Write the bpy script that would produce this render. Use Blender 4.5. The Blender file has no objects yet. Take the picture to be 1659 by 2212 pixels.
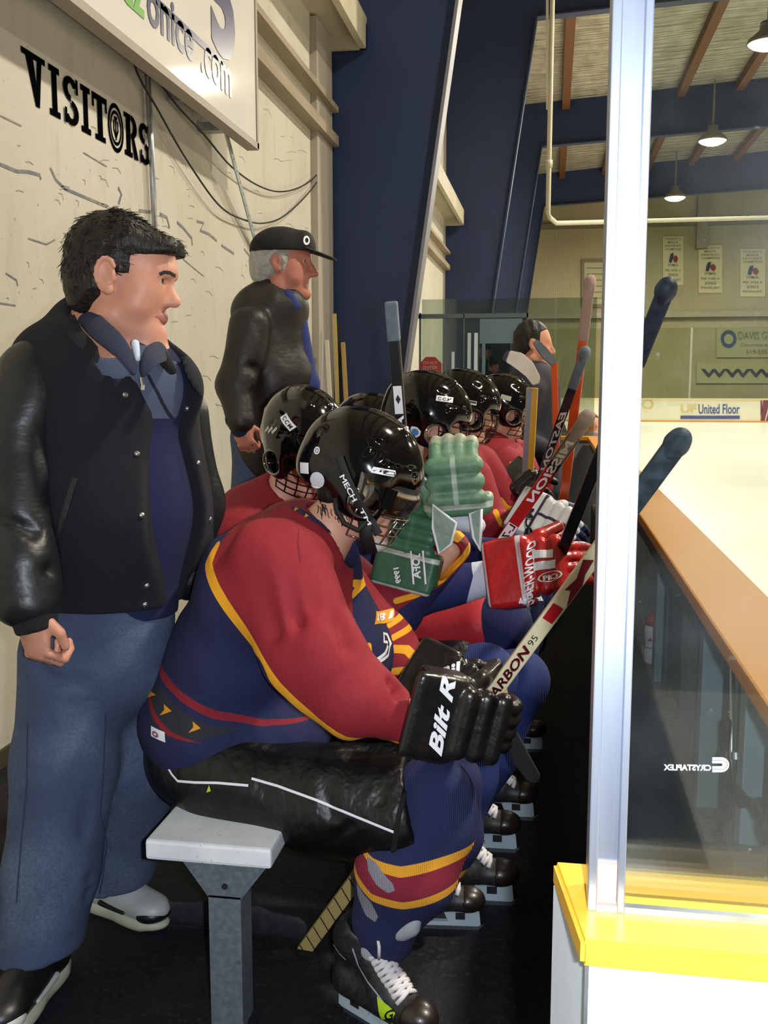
import bpy, bmesh, math, random
import numpy as np
from mathutils import Vector, Matrix
from mathutils.bvhtree import BVHTree
random.seed(7); np.random.seed(7)
scn = bpy.context.scene
col = scn.collection
# ---------------------------------------------------------------- camera
F = 2150.0; CX, CY = 829.5, 1106.0; H = 1.5
PIT = math.atan(281/F); YAW = math.atan(360.5*math.cos(PIT)/F)
FW = np.array([-math.sin(YAW)*math.cos(PIT), math.cos(YAW)*math.cos(PIT), -math.sin(PIT)])
RT = np.array([math.cos(YAW), math.sin(YAW), 0.0]); UP = np.cross(RT, FW)
cd = bpy.data.cameras.new('camera'); cam = bpy.data.objects.new('camera', cd); col.objects.link(cam)
cd.sensor_fit = 'VERTICAL'; cd.sensor_height = 36.0; cd.lens = 36.0*F/2212.0
cd.clip_start = 0.05; cd.clip_end = 200
M = Matrix([[RT[i], UP[i], -FW[i]] for i in range(3)]).to_4x4(); M.translation = (0, 0, H)
cam.matrix_world = M; scn.camera = cam
# ---------------------------------------------------------------- exposure, world, lights
scn.view_settings.view_transform = 'Standard'; scn.view_settings.look = 'None'
scn.view_settings.exposure = 0.0; scn.view_settings.gamma = 1.0; scn.view_settings.use_curve_mapping = False
scn.cycles.use_denoising = True
scn.cycles.max_bounces = 8; scn.cycles.transparent_max_bounces = 24
scn.cycles.sample_clamp_indirect = 6.0
wd = bpy.data.worlds.new('world'); scn.world = wd; wd.use_nodes = True
wd.node_tree.nodes['Background'].inputs[0].default_value = (0.9, 0.85, 0.7, 1)
wd.node_tree.nodes['Background'].inputs[1].default_value = 0.10
FLASH = 150.0; LAMP = 720.0
def light(name, kind, loc, power, color, size=0.1, rot=(0, 0, 0)):
    l = bpy.data.lights.new(name, kind); l.energy = power; l.color = color
    if kind == 'AREA': l.shape = 'DISK'; l.size = size
    else: l.shadow_soft_size = size
    o = bpy.data.objects.new(name, l); o.location = loc; o.rotation_euler = rot; col.objects.link(o); return o
light('camera_flash', 'POINT', (0.075, 0.02, 1.515), FLASH, (0.86, 0.91, 1.0), 0.018)
LAMPS = [(4.1, y, 8.0) for y in (3.0, 11.5)] + [(4.0, 21.25, 8.0), (4.2, 29.26, 8.0), (4.22, 37.8, 8.0)] + [(11.5, y, 8.3) for y in (11.0, 23.0, 35.0)]
for x, y, z in LAMPS:
    light('lamp_light', 'AREA', (x, y, z-0.17), LAMP, (1.0, 0.92, 0.76), 0.6)
# ---------------------------------------------------------------- helpers
def ray(px, py): return FW + RT*(px-CX)/F - UP*(py-CY)/F
def un(px, py, X=None, Y=None, Z=None):
    d = ray(px, py)
    t = Y/d[1] if Y is not None else (X/d[0] if X is not None else (Z-H)/d[2])
    return np.array([0, 0, H]) + d*t
def V(px, py, **k): return Vector(un(px, py, **k))
def mpp(px, py, Y): return float(Y/ray(px, py)[1])/F        # metres per pixel there
def srgb(h):
    if isinstance(h, str): h = [int(h[i:i+2], 16)/255 for i in (0, 2, 4)]
    return tuple(c/12.92 if c <= .04045 else ((c+.055)/1.055)**2.4 for c in h)
def link(o, parent=None):
    col.objects.link(o)
    if parent is not None:
        bpy.context.view_layer.update() if False else None
        o.parent = parent
        o.matrix_parent_inverse = PINV(parent)
    return o
def PINV(p):
    m = Matrix.LocRotScale(p.location, p.rotation_euler, p.scale)
    q = p.parent
    if q is not None: m = PW(q) @ p.matrix_parent_inverse @ m
    return m.inverted()
def PW(p):
    m = Matrix.LocRotScale(p.location, p.rotation_euler, p.scale)
    return m if p.parent is None else PW(p.parent) @ p.matrix_parent_inverse @ m
def tag(o, label=None, cat=None, group=None, kind=None):
    if label: o['label'] = label
    if cat: o['category'] = cat
    if group: o['group'] = group
    if kind: o['kind'] = kind
    return o
def thing(name, label, cat, loc=(0, 0, 0), group=None):
    o = bpy.data.objects.new(name, None); o.empty_display_size = 0.1; o.location = loc; col.objects.link(o)
    return tag(o, label, cat, group)
def mesh_obj(name, verts, faces, mat=None, parent=None, smooth=False):
    me = bpy.data.meshes.new(name); me.from_pydata([tuple(map(float, v)) for v in verts], [], [tuple(map(int, f)) for f in faces]); me.update()
    if smooth: me.polygons.foreach_set('use_smooth', [True]*len(me.polygons))
    if mat:
        for m in (mat if isinstance(mat, list) else [mat]): me.materials.append(m)
    return link(bpy.data.objects.new(name, me), parent)
def bm_obj(name, bm, mat=None, parent=None, smooth=False, angle=None):
    me = bpy.data.meshes.new(name); bmesh.ops.recalc_face_normals(bm, faces=bm.faces); bm.to_mesh(me); bm.free()
    if smooth or angle:
        me.polygons.foreach_set('use_smooth', [True]*len(me.polygons))
        if angle: me.set_sharp_from_angle(angle=math.radians(angle))
    if mat:
        for m in (mat if isinstance(mat, list) else [mat]): me.materials.append(m)
    return link(bpy.data.objects.new(name, me), parent)
class MB:
    def __init__(s): s.bm = bmesh.new()
    def box(s, lo, hi, bev=0.0, rot=None, mi=0):
        lo = Vector(lo); hi = Vector(hi); c = (lo+hi)/2
        r = bmesh.ops.create_cube(s.bm, size=1.0); vs = r['verts']
        for v in vs: v.co = Vector((v.co.x*(hi.x-lo.x), v.co.y*(hi.y-lo.y), v.co.z*(hi.z-lo.z)))
        fs = list({f for v in vs for f in v.link_faces})
        for f in fs: f.material_index = mi
        if bev:
            es = list({e for v in vs for e in v.link_edges})
            r2 = bmesh.ops.bevel(s.bm, geom=es, offset=bev, segments=2, affect='EDGES', profile=.6)
            vs = list({v for f in r2['faces'] for v in f.verts} | {v for v in vs if v.is_valid})
        for v in vs: v.co = (rot @ v.co if rot else v.co) + c
        return s
    def tube(s, a, b, r, r2=None, n=16, flat=None, mi=0):
        a = Vector(a); b = Vector(b); d = b-a; r2 = r if r2 is None else r2
        q = d.to_track_quat('Z', 'Y').to_matrix()
        R = bmesh.ops.create_cone(s.bm, cap_ends=True, segments=n, radius1=r, radius2=r2, depth=d.length)
        for v in R['verts']:
            c = v.co.copy()
            if flat: c.y *= flat
            v.co = q @ c + (a+b)/2
        for f in {f for v in R['verts'] for f in v.link_faces}: f.material_index = mi
        return s
    def bar(s, a, b, w, h, up=(0, 0, 1), bev=0.0, mi=0):   # rectangular bar from a to b; w across, h along 'up'
        a = Vector(a); b = Vector(b); d = b-a; z = d.normalized(); u = Vector(up); x = u.cross(z).normalized(); y = z.cross(x)
        m = Matrix((x, y, z)).transposed(); c = (a+b)/2
        L = d.length
        s.box((c.x-w/2, c.y-h/2, c.z-L/2), (c.x+w/2, c.y+h/2, c.z+L/2), bev, m, mi); return s
    def prism(s, pts, off, mi=0):    # closed polygon of 3D points extruded by vector off
        off = Vector(off); v0 = [s.bm.verts.new(Vector(p)) for p in pts]; v1 = [s.bm.verts.new(Vector(p)+off) for p in pts]
        fs = [s.bm.faces.new(v0), s.bm.faces.new(v1[::-1])]
        n = len(pts)
        for i in range(n): fs.append(s.bm.faces.new((v0[i], v0[(i+1) % n], v1[(i+1) % n], v1[i])))
        for f in fs: f.material_index = mi
        return s
    def path(s, pts, r, n=8, mi=0, flat=1.0, upv=None, closed=False):   # swept tube; r scalar or list
        P = [Vector(p) for p in pts]; k = len(P); rs = r if isinstance(r, (list, tuple)) else [r]*k
        rings = []; ref = Vector(upv) if upv else None
        for i, p in enumerate(P):
            if closed: t = (P[(i+1) % k]-P[i-1])
            else: t = P[min(i+1, k-1)]-P[max(i-1, 0)]
            t.normalize()
            if ref is None: ref = t.orthogonal()
            x = (ref - t*ref.dot(t)); x = x.normalized() if x.length > 1e-6 else t.orthogonal().normalized()
            if not upv: ref = x
            y = t.cross(x)
            rings.append([s.bm.verts.new(p + x*math.cos(2*math.pi*j/n)*rs[i]*flat + y*math.sin(2*math.pi*j/n)*rs[i]) for j in range(n)])
        for i in range(k if closed else k-1):
            A, B = rings[i], rings[(i+1) % k]
            for j in range(n):
                f = s.bm.faces.new((A[j], A[(j+1) % n], B[(j+1) % n], B[j])); f.material_index = mi
        if not closed:
            s.bm.faces.new(rings[0][::-1]).material_index = mi; s.bm.faces.new(rings[-1]).material_index = mi
        return s
    def build(s, name, mat=None, parent=None, smooth=False, angle=None): return bm_obj(name, s.bm, mat, parent, smooth, angle)
# ---------------------------------------------------------------- materials
def hexc(c): return (*srgb(c), 1) if isinstance(c, str) else ((*c, 1) if len(c) == 3 else c)
def mat(name, color, rough=0.6, metal=0.0, layers=(), noise=None, bump=None, spec=0.5, sheen=0.0, coat=0.0, emit=None, wrinkle=None, alpha=None):
    """color hex; layers: [(attribute, hex)] masks painted where the attribute is > 0; noise=(scale, hex2, amount[, stretch]); bump=(scale,strength,dist[,kind])"""
    m = bpy.data.materials.new(name); m.use_nodes = True; nt = m.node_tree; N = nt.nodes; L = nt.links
    b = N['Principled BSDF']; b.inputs['Roughness'].default_value = rough; b.inputs['Metallic'].default_value = metal
    b.inputs['Specular IOR Level'].default_value = spec
    if sheen: b.inputs['Sheen Weight'].default_value = sheen; b.inputs['Sheen Roughness'].default_value = .5
    if coat: b.inputs['Coat Weight'].default_value = coat; b.inputs['Coat Roughness'].default_value = .06
    rgb = N.new('ShaderNodeRGB'); rgb.outputs[0].default_value = hexc(color); out = rgb.outputs[0]
    tc = N.new('ShaderNodeTexCoord')
    def mixc(a, fac, c2):
        mx = N.new('ShaderNodeMix'); mx.data_type = 'RGBA'; L.new(fac, mx.inputs[0]); L.new(a, mx.inputs[6]); mx.inputs[7].default_value = hexc(c2); return mx.outputs[2]
    for lay in layers:
        at = N.new('ShaderNodeAttribute'); at.attribute_name = lay[0]
        mr = N.new('ShaderNodeMapRange'); mr.inputs[1].default_value = -.0006; mr.inputs[2].default_value = .0006; L.new(at.outputs['Fac'], mr.inputs[0])
        out = mixc(out, mr.outputs[0], lay[1])
    def tex(scale, stretch, detail=4):
        mp = N.new('ShaderNodeMapping'); L.new(tc.outputs['Object'], mp.inputs[0]); mp.inputs['Scale'].default_value = stretch
        n = N.new('ShaderNodeTexNoise'); n.inputs['Scale'].default_value = scale; n.inputs['Detail'].default_value = detail; L.new(mp.outputs[0], n.inputs['Vector']); return n.outputs['Fac'], mp
    for nz in ([noise] if noise and not isinstance(noise, list) else (noise or [])):
        st = nz[3] if len(nz) > 3 else (1, 1, 1)
        f, _ = tex(nz[0], st); lo, hi = nz[4] if len(nz) > 4 else (.4, .65)
        mr = N.new('ShaderNodeMapRange'); mr.inputs[1].default_value = lo; mr.inputs[2].default_value = hi; mr.inputs[4].default_value = nz[2]; L.new(f, mr.inputs[0])
        out = mixc(out, mr.outputs[0], nz[1])
    L.new(out, b.inputs['Base Color'])
    prev = None
    for bp in ([bump] if bump and not isinstance(bump, list) else (bump or [])):
        kind = bp[3] if len(bp) > 3 else 'noise'; st = bp[4] if len(bp) > 4 else (1, 1, 1)
        if kind == 'noise': h, _ = tex(bp[0], st)
        else:
            mp = N.new('ShaderNodeMapping'); L.new(tc.outputs['Object'], mp.inputs[0]); mp.inputs['Scale'].default_value = st
            if kind == 'voronoi':
                w = N.new('ShaderNodeTexVoronoi'); w.inputs['Scale'].default_value = bp[0]; L.new(mp.outputs[0], w.inputs['Vector']); h = w.outputs['Distance']
            else:
                w = N.new('ShaderNodeTexWave'); w.bands_direction = kind; w.inputs['Scale'].default_value = bp[0]; w.inputs['Distortion'].default_value = bp[5] if len(bp) > 5 else 0
                L.new(mp.outputs[0], w.inputs['Vector']); h = w.outputs['Fac']
        bn = N.new('ShaderNodeBump'); bn.inputs['Strength'].default_value = bp[1]; bn.inputs['Distance'].default_value = bp[2]; L.new(h, bn.inputs['Height'])
        if prev: L.new(prev, bn.inputs['Normal'])
        prev = bn.outputs[0]
    if prev: L.new(prev, b.inputs['Normal'])
    if emit: b.inputs['Emission Color'].default_value = hexc(emit[0]); b.inputs['Emission Strength'].default_value = emit[1]
    return m
def glass_mat(name, tint='ffffff', haze=0.0, hz_scale=4.0, refl=0.06, rough=0.02, tstr=0.97):
    m = bpy.data.materials.new(name); m.use_nodes = True; nt = m.node_tree; N = nt.nodes; L = nt.links; N.clear()
    out = N.new('ShaderNodeOutputMaterial'); tr = N.new('ShaderNodeBsdfTransparent'); c = srgb(tint); tr.inputs[0].default_value = (c[0]*tstr, c[1]*tstr, c[2]*tstr, 1)
    gl = N.new('ShaderNodeBsdfGlossy'); gl.inputs['Roughness'].default_value = rough
    lw = N.new('ShaderNodeLayerWeight'); lw.inputs[0].default_value = .25
    mr = N.new('ShaderNodeMapRange'); mr.inputs[3].default_value = refl; mr.inputs[4].default_value = .5; L.new(lw.outputs['Fresnel'], mr.inputs[0])
    mx = N.new('ShaderNodeMixShader'); L.new(mr.outputs[0], mx.inputs[0]); L.new(tr.outputs[0], mx.inputs[1]); L.new(gl.outputs[0], mx.inputs[2]); last = mx
    if haze:
        df = N.new('ShaderNodeBsdfDiffuse'); df.inputs[0].default_value = (.85, .88, .9, 1)
        tc = N.new('ShaderNodeTexCoord'); f = []
        for sc, lo, hi, amt in ((hz_scale, .45, .85, haze), (hz_scale*26, .70, .78, haze*1.6)):
            n = N.new('ShaderNodeTexNoise'); n.inputs['Scale'].default_value = sc; n.inputs['Detail'].default_value = 6; L.new(tc.outputs['Object'], n.inputs['Vector'])
            r = N.new('ShaderNodeMapRange'); r.inputs[1].default_value = lo; r.inputs[2].default_value = hi; r.inputs[4].default_value = amt; L.new(n.outputs['Fac'], r.inputs[0]); f.append(r.outputs[0])
        ad = N.new('ShaderNodeMath'); ad.operation = 'ADD'; ad.use_clamp = True; L.new(f[0], ad.inputs[0]); L.new(f[1], ad.inputs[1])
        m2 = N.new('ShaderNodeMixShader'); L.new(ad.outputs[0], m2.inputs[0]); L.new(last.outputs[0], m2.inputs[1]); L.new(df.outputs[0], m2.inputs[2]); last = m2
    L.new(last.outputs[0], out.inputs[0]); return m
# ---------------------------------------------------------------- signed distance modelling
def A(p): return np.asarray(p, dtype=np.float32)
def cap(a, b, ra, rb=None, ky=1.0, n=(0, 1, 0)):
    """tapered capsule a-b; thickness along direction n multiplied by ky"""
    a, b, n = A(a), A(b), A(n); n = n/np.linalg.norm(n); rb = ra if rb is None else rb
    R = max(ra, rb)*max(1, ky)
    def f(p):
        q = p-a; d = b-a
        if ky != 1.0:
            q = q - np.outer(q @ n, n)*(1-1/ky); d = d - n*(d @ n)*(1-1/ky)
        dd = max(float(d @ d), 1e-9); t = np.clip((q @ d)/dd, 0, 1)
        r = np.linalg.norm(q - t[:, None]*d, axis=1)
        return (r - (ra + (rb-ra)*t))*min(1.0, max(ky, .55))
    f.bb = (np.minimum(a, b)-R, np.maximum(a, b)+R); return f
def ell(c, r, rot=None):
    c, r = A(c), A(r); Rm = A(rot) if rot is not None else None; R = float(max(r))
    def f(p):
        q = p-c
        if Rm is not None: q = q @ Rm
        k0 = np.linalg.norm(q/r, axis=1); k1 = np.linalg.norm(q/(r*r), axis=1)+1e-9
        return k0*(k0-1)/k1
    f.bb = (c-R, c+R); return f
def rbox(c, h, r=0.01, rot=None):
    c, h = A(c), A(h); Rm = A(rot) if rot is not None else None; R = float(np.linalg.norm(h))
    def f(p):
        q = p-c
        if Rm is not None: q = q @ Rm
        q = np.abs(q)-(h-r)
        return np.linalg.norm(np.maximum(q, 0), axis=1)+np.minimum(q.max(1), 0)-r
    f.bb = (c-R, c+R); return f
def half(pt, nrm):     # negative on the side opposite to nrm
    pt, nrm = A(pt), A(nrm); nrm = nrm/np.linalg.norm(nrm)
    return lambda p: (p-pt) @ nrm
def smin(a, b, k):
    h = np.maximum(k-np.abs(a-b), 0)/k
    return np.minimum(a, b)-h*h*k*.25
def rotm(ax, ay, az):   # columns = local axes in degrees, XYZ
    return np.array(Matrix.Rotation(math.radians(az), 3, 'Z') @ Matrix.Rotation(math.radians(ay), 3, 'Y') @ Matrix.Rotation(math.radians(ax), 3, 'X'))
def field(prims, k=0.03, sub=(), ks=0.01, inter=(), disp=None):
    def f(p):
        d = None
        for q in prims:
            kk = k
            if isinstance(q, tuple): q, kk = q
            v = q(p); d = v if d is None else smin(d, v, kk)
        if disp is not None: d = d + disp(p)
        for q in sub: d = -smin(-d, q(p), ks)
        for q in inter: d = np.maximum(d, q(p))
        return d
    return f
def nets(f, lo, hi, h):
    n = np.maximum(np.ceil((np.array(hi)-np.array(lo))/h).astype(int)+1, 4)
    ax = [np.array(lo[i]) + h*np.arange(n[i]) for i in range(3)]
    S = np.empty(n, np.float32)
    for i in range(n[0]):
        g = np.stack(np.meshgrid([ax[0][i]], ax[1], ax[2], indexing='ij'), -1).reshape(-1, 3).astype(np.float32)
        S[i] = f(g).reshape(n[1], n[2])
    ins = S < 0
    c = [(a, b, d) for a in (0, 1) for b in (0, 1) for d in (0, 1)]
    sl = lambda a, b, d, M: M[a:n[0]-1+a, b:n[1]-1+b, d:n[2]-1+d]
    cnt = sum(sl(*q, ins).astype(np.int8) for q in c)
    act = (cnt > 0) & (cnt < 8)
    idx = -np.ones(act.shape, np.int64); ijk = np.argwhere(act); idx[act] = np.arange(len(ijk))
    acc = np.zeros((len(ijk), 3)); w = np.zeros(len(ijk))
    val = {q: S[ijk[:, 0]+q[0], ijk[:, 1]+q[1], ijk[:, 2]+q[2]].astype(float) for q in c}
    for q in c:
        for d in range(3):
            if q[d] == 0:
                q2 = tuple(1 if e == d else q[e] for e in range(3)); a, b = val[q], val[q2]; m = (a < 0) != (b < 0)
                t = np.where(m, a/np.where(a == b, 1, a-b), 0)
                pt = np.tile(np.array(q, float), (len(ijk), 1)); pt[:, d] = t
                acc[m] += pt[m]; w[m] += 1
    v = (ijk + acc/w[:, None])*h + np.array(lo)
    faces = []
    for d in range(3):
        e1, e2 = (d+1) % 3, (d+2) % 3
        s0 = [slice(None)]*3; s1 = [slice(None)]*3; s0[d] = slice(0, n[d]-1); s1[d] = slice(1, n[d])
        a, b = ins[tuple(s0)], ins[tuple(s1)]
        for sgn in (0, 1):
            m = (a & ~b) if sgn == 0 else (~a & b)
            e = np.argwhere(m); ok = (e[:, e1] > 0) & (e[:, e2] > 0) & (e[:, e1] < n[e1]-1) & (e[:, e2] < n[e2]-1); e = e[ok]
            if not len(e): continue
            def cell(o1, o2):
                g = e.copy(); g[:, e1] -= o1; g[:, e2] -= o2; return idx[g[:, 0], g[:, 1], g[:, 2]]
            Q = np.stack([cell(1, 1), cell(0, 1), cell(0, 0), cell(1, 0)], 1)
            faces.append(Q if sgn == 0 else Q[:, ::-1])
    fc = np.concatenate(faces) if faces else np.zeros((0, 4), int)
    fc = fc[(fc >= 0).all(1)]
    return v, fc
def iso(name, prims, h, mat_=None, parent=None, k=0.03, sub=(), ks=0.01, inter=(), disp=None, pad=0.03, relax=1, keep=False, clip=None, deci=None):
    fs = [q[0] if isinstance(q, tuple) else q for q in prims]
    lo = np.min([q.bb[0] for q in fs], 0)-pad; hi = np.max([q.bb[1] for q in fs], 0)+pad
    if clip is not None: lo = np.maximum(lo, clip[0]); hi = np.minimum(hi, clip[1])
    fn = field(prims, k, sub, ks, inter, disp)
    v, fc = nets(fn, lo, hi, h)
    me = bpy.data.meshes.new(name); me.vertices.add(len(v)); me.vertices.foreach_set('co', v.astype(np.float32).ravel())
    me.loops.add(len(fc)*4); me.loops.foreach_set('vertex_index', fc.ravel().astype(np.int32))
    me.polygons.add(len(fc)); me.polygons.foreach_set('loop_start', np.arange(0, len(fc)*4, 4, dtype=np.int32))
    try: me.polygons.foreach_set('loop_total', np.full(len(fc), 4, np.int32))
    except Exception: pass
    me.update(calc_edges=True); me.validate(); me.polygons.foreach_set('use_smooth', [True]*len(me.polygons))
    if relax:
        bm = bmesh.new(); bm.from_mesh(me)
        for _ in range(relax): bmesh.ops.smooth_vert(bm, verts=bm.verts, factor=.5, use_axis_x=True, use_axis_y=True, use_axis_z=True)
        bm.to_mesh(me); bm.free()
    if mat_:
        for m in (mat_ if isinstance(mat_, list) else [mat_]): me.materials.append(m)
    return link(bpy.data.objects.new(name, me), parent)
def verts_of(o):
    a = np.empty(len(o.data.vertices)*3, np.float32); o.data.vertices.foreach_get('co', a); return a.reshape(-1, 3)
def set_attr(o, name, vals):
    at = o.data.attributes.new(name, 'FLOAT', 'POINT'); at.data.foreach_set('value', np.asarray(vals, np.float32))
def poly_sd(P, poly):    # positive inside, 2-D
    P = np.asarray(P, float); poly = np.asarray(poly, float); n = len(poly); d = np.full(len(P), 1e9); ins = np.zeros(len(P), bool)
    for i in range(n):
        a, b = poly[i], poly[(i+1) % n]; e = b-a; w = P-a; t = np.clip((w @ e)/max(e @ e, 1e-12), 0, 1)
        d = np.minimum(d, np.linalg.norm(w-t[:, None]*e, axis=1))
        c = ((a[1] > P[:, 1]) != (b[1] > P[:, 1])) & (P[:, 0] < (b[0]-a[0])*(P[:, 1]-a[1])/((b[1]-a[1]) if b[1] != a[1] else 1e-12)+a[0])
        ins ^= c
    return np.where(ins, d, -d)
def line_sd(P, pts, w):   # positive within w/2 of the polyline
    P = np.asarray(P, float); d = np.full(len(P), 1e9); pts = np.asarray(pts, float); ws = w if isinstance(w, (list, tuple)) else [w]*len(pts)
    best = np.full(len(P), -1e9)
    for i in range(len(pts)-1):
        a, b = pts[i], pts[i+1]; e = b-a; q = P-a; t = np.clip((q @ e)/max(e @ e, 1e-12), 0, 1)
        best = np.maximum(best, (ws[i]+(ws[i+1]-ws[i])*t)/2-np.linalg.norm(q-t[:, None]*e, axis=1))
    return best
def xz(pts, Y): return [(lambda w: (w[0], w[2]))(un(x, y, Y=Y)) for x, y in pts]
def PX(px, py, Y, r=None):
    w = un(px, py, Y=Y)
    return w if r is None else (w, r*mpp(px, py, Y))
def capx(a, b, ky=1.0, n=(0, 1, 0)):   # a, b = (px, py, Y, radius in px)
    (p, r), (q, s) = PX(*a), PX(*b); return cap(p, q, r, s, ky, n)
def chain(pts, ky=1.0): return [capx(a, b, ky) for a, b in zip(pts, pts[1:])]
def wnoise(amp, f, seed=0, st=(1, 1, 1)):   # smooth folds for cloth
    rs = np.random.RandomState(seed); D = rs.normal(size=(6, 3)); D /= np.linalg.norm(D, axis=1)[:, None]; D *= np.array(st); ph = rs.uniform(0, 6.28, 6)
    def g(p):
        w = np.sin(p @ (D[3]*f*.5).astype(np.float32)+ph[3])
        s = sum(np.sin((p @ (D[i]*f*(1+.35*i)).astype(np.float32))+ph[i]+1.6*w)*(1-.2*i) for i in range(3))
        return (amp*s/2).astype(np.float32)
    return g
def crease(lines, depth=0.008, w=0.014):    # grooves along polylines given as world points
    L = [(A(a), A(b)) for ln in lines for a, b in zip(ln, ln[1:])]
    def g(p):
        o = np.zeros(len(p), np.float32)
        for a, b in L:
            d = b-a; t = np.clip(((p-a) @ d)/max(float(d @ d), 1e-9), 0, 1); r = np.linalg.norm(p-a-t[:, None]*d, axis=1)
            o = np.maximum(o, depth*np.exp(-(r/w)**2))
        return o
    return g
def creasex(lines, Y, depth=.008, w=.014): return crease([[un(x, y, Y=Y) for x, y in l] for l in lines], depth, w)
def addf(*fs): return lambda p: sum(f(p) for f in fs)
# ---------------------------------------------------------------- text and decals
def text_geo(s, bold=0.0, shear=0.0, space=1.0):
    c = bpy.data.curves.new('t', 'FONT'); c.body = s; c.offset = bold; c.shear = shear; c.space_character = space; c.resolution_u = 3
    o = bpy.data.objects.new('t', c); col.objects.link(o); bpy.context.view_layer.update()
    me = bpy.data.meshes.new_from_object(o.evaluated_get(bpy.context.evaluated_depsgraph_get()))
    v = [(q.co.x, q.co.y) for q in me.vertices]; f = [tuple(p.vertices) for p in me.polygons]
    bpy.data.objects.remove(o); bpy.data.curves.remove(c); bpy.data.meshes.remove(me)
    a = np.array(v); a -= a.min(0); s_ = a[:, 0].max(); hh = a[:, 1].max()
    return a/np.array([s_, hh]), f        # unit square
def poly_geo(polys):         # list of polygons in unit coordinates
    v = []; f = []
    for p in polys:
        f.append(tuple(range(len(v), len(v)+len(p)))); v += list(p)
    return np.array(v, float), f
def ring_geo(cx=.5, cy=.5, r0=.35, r1=.5, n=28):
    v = []; f = []
    for i in range(n):
        a = 2*math.pi*i/n; v += [(cx+r0*math.cos(a), cy+r0*math.sin(a)), (cx+r1*math.cos(a), cy+r1*math.sin(a))]
    for i in range(n): j = (i+1) % n; f.append((2*i, 2*i+1, 2*j+1, 2*j))
    return np.array(v), f
def disc_geo(n=28): return np.array([(.5+.5*math.cos(2*math.pi*i/n), .5+.5*math.sin(2*math.pi*i/n)) for i in range(n)]), [tuple(range(n))]
def stroke_geo(lines, w):    # polylines -> quads of width w
    v = []; f = []
    for ln in lines:
        P = np.array(ln, float)
        for i in range(len(P)):
            t = P[min(i+1, len(P)-1)]-P[max(i-1, 0)]; t = t/np.linalg.norm(t); nn = np.array([-t[1], t[0]])*w/2
            v += [P[i]+nn, P[i]-nn]
            if i: k = len(v); f.append((k-4, k-3, k-1, k-2))
    return np.array(v), f
SQ = (np.array([(0, 0), (1, 0), (1, 1), (0, 1)], float), [(0, 1, 2, 3)])
def flat_mark(name, geo, origin, ux, uy, mat_, parent=None, thick=0.0):
    """geometry in unit coordinates placed on a plane: origin + u*ux + v*uy"""
    v, f = geo; o = Vector(origin); ux = Vector(ux); uy = Vector(uy)
    V3 = [o+ux*float(a)+uy*float(b) for a, b in v]
    ob = mesh_obj(name, V3, f, mat_, parent)
    return ob
BV = {}
def bvh(o):
    if o.name not in BV:
        me = o.data; BV[o.name] = BVHTree.FromPolygons([v.co[:] for v in me.vertices], [p.vertices[:] for p in me.polygons])
    return BV[o.name]
def hit(o, px, py):
    h, n, i, d = bvh(o).ray_cast(Vector((0, 0, H)), Vector(ray(px, py)).normalized()); return h, n
def decal(name, geo, tgt, p0, p1, p3, mat_, parent=None, off=0.0015, cut=0.012):
    """lay geometry on a surface: p0, p1, p3 = pixels of its lower-left, lower-right and upper-left corners, looked up on the target"""
    hs = [hit(tgt, *p) for p in (p0, p1, p3)]
    ctr = hit(tgt, (p1[0]+p3[0])/2, (p1[1]+p3[1])/2)
    good = [h for h in hs if h[0]] + ([ctr] if ctr[0] else [])
    if not good: print('DECAL MISS', name, p0); return None
    c, n = (ctr if ctr[0] else good[0])
    P = []
    for (x, y) in (p0, p1, p3):
        d = Vector(ray(x, y)); t = (c-Vector((0, 0, H))).dot(n)/d.dot(n); P.append(Vector((0, 0, H))+d*t)
    ux, uy = P[1]-P[0], P[2]-P[0]
    v, f = geo
    bm = bmesh.new(); vs = [bm.verts.new((a*ux.length, b*uy.length, 0)) for a, b in v]
    for q in f:
        try: bm.faces.new([vs[i] for i in q])
        except ValueError: pass
    bmesh.ops.triangulate(bm, faces=bm.faces)
    for _ in range(3):
        es = [e for e in bm.edges if e.calc_length() > cut]
        if not es: break
        bmesh.ops.subdivide_edges(bm, edges=es, cuts=1); bmesh.ops.triangulate(bm, faces=bm.faces)
    nn = n if n.dot(Vector(ray(*p0))) < 0 else -n
    a, b = ux.normalized(), uy.normalized(); T = bvh(tgt); last = 0
    for q in bm.verts:
        w = P[0]+a*q.co.x+b*q.co.y
        h, m, i, d = T.ray_cast(w+nn*.05, -nn, .13)
        if h: q.co = h+(m if m.dot(nn) > 0 else -m)*off
        else: q.co = w+nn*off
    o = bm_obj(name, bm, mat_, parent); return o
# ================================================================ setting
WX = -2.1
mwall = mat('painted_concrete', 'c2bdae', .75, noise=[(1.3, 'b1a995', .45, (1, 1, .35)), (9, '8d8672', .28, (1, 1, .25), (.55, .75)), (38, '55524a', .55, (1, 1, 1), (.69, .73))], bump=[(14, .25, .01)])
mfloor = mat('black_rubber', '101114', .75, spec=.25, noise=[(60, '2c2d33', .8, (1, 1, 1), (.5, .7)), (6, '1d1d24', .7)], bump=[(90, .5, .006), (7, .3, .01)])
mice = mat('ice', 'f4efe0', .32, noise=(.5, 'e6e3d6', .6, (.2, 1, 1)), spec=.4)
mroof = mat('roof_insulation', 'b9b3a2', .38, .25, noise=(3, '8d8776', .6, (1, .3, 1)), bump=[(2.2, 1.0, .25, 'noise', (.4, 3, 1))])
mendw = mat('end_wall_paint', 'c9bf9c', .8, noise=(.5, 'b5aa86', .5), bump=[(3.5, .3, .03, 'X')])
mnavy = mat('navy_steel', '1f3158', .5, noise=(2, '1a2a4c', .5), bump=[(60, .06, .004)])
mnavyf = mat('light_caught_flange', '777883', .45)  # light caught by the nearest flange edge is put into this grey
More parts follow.
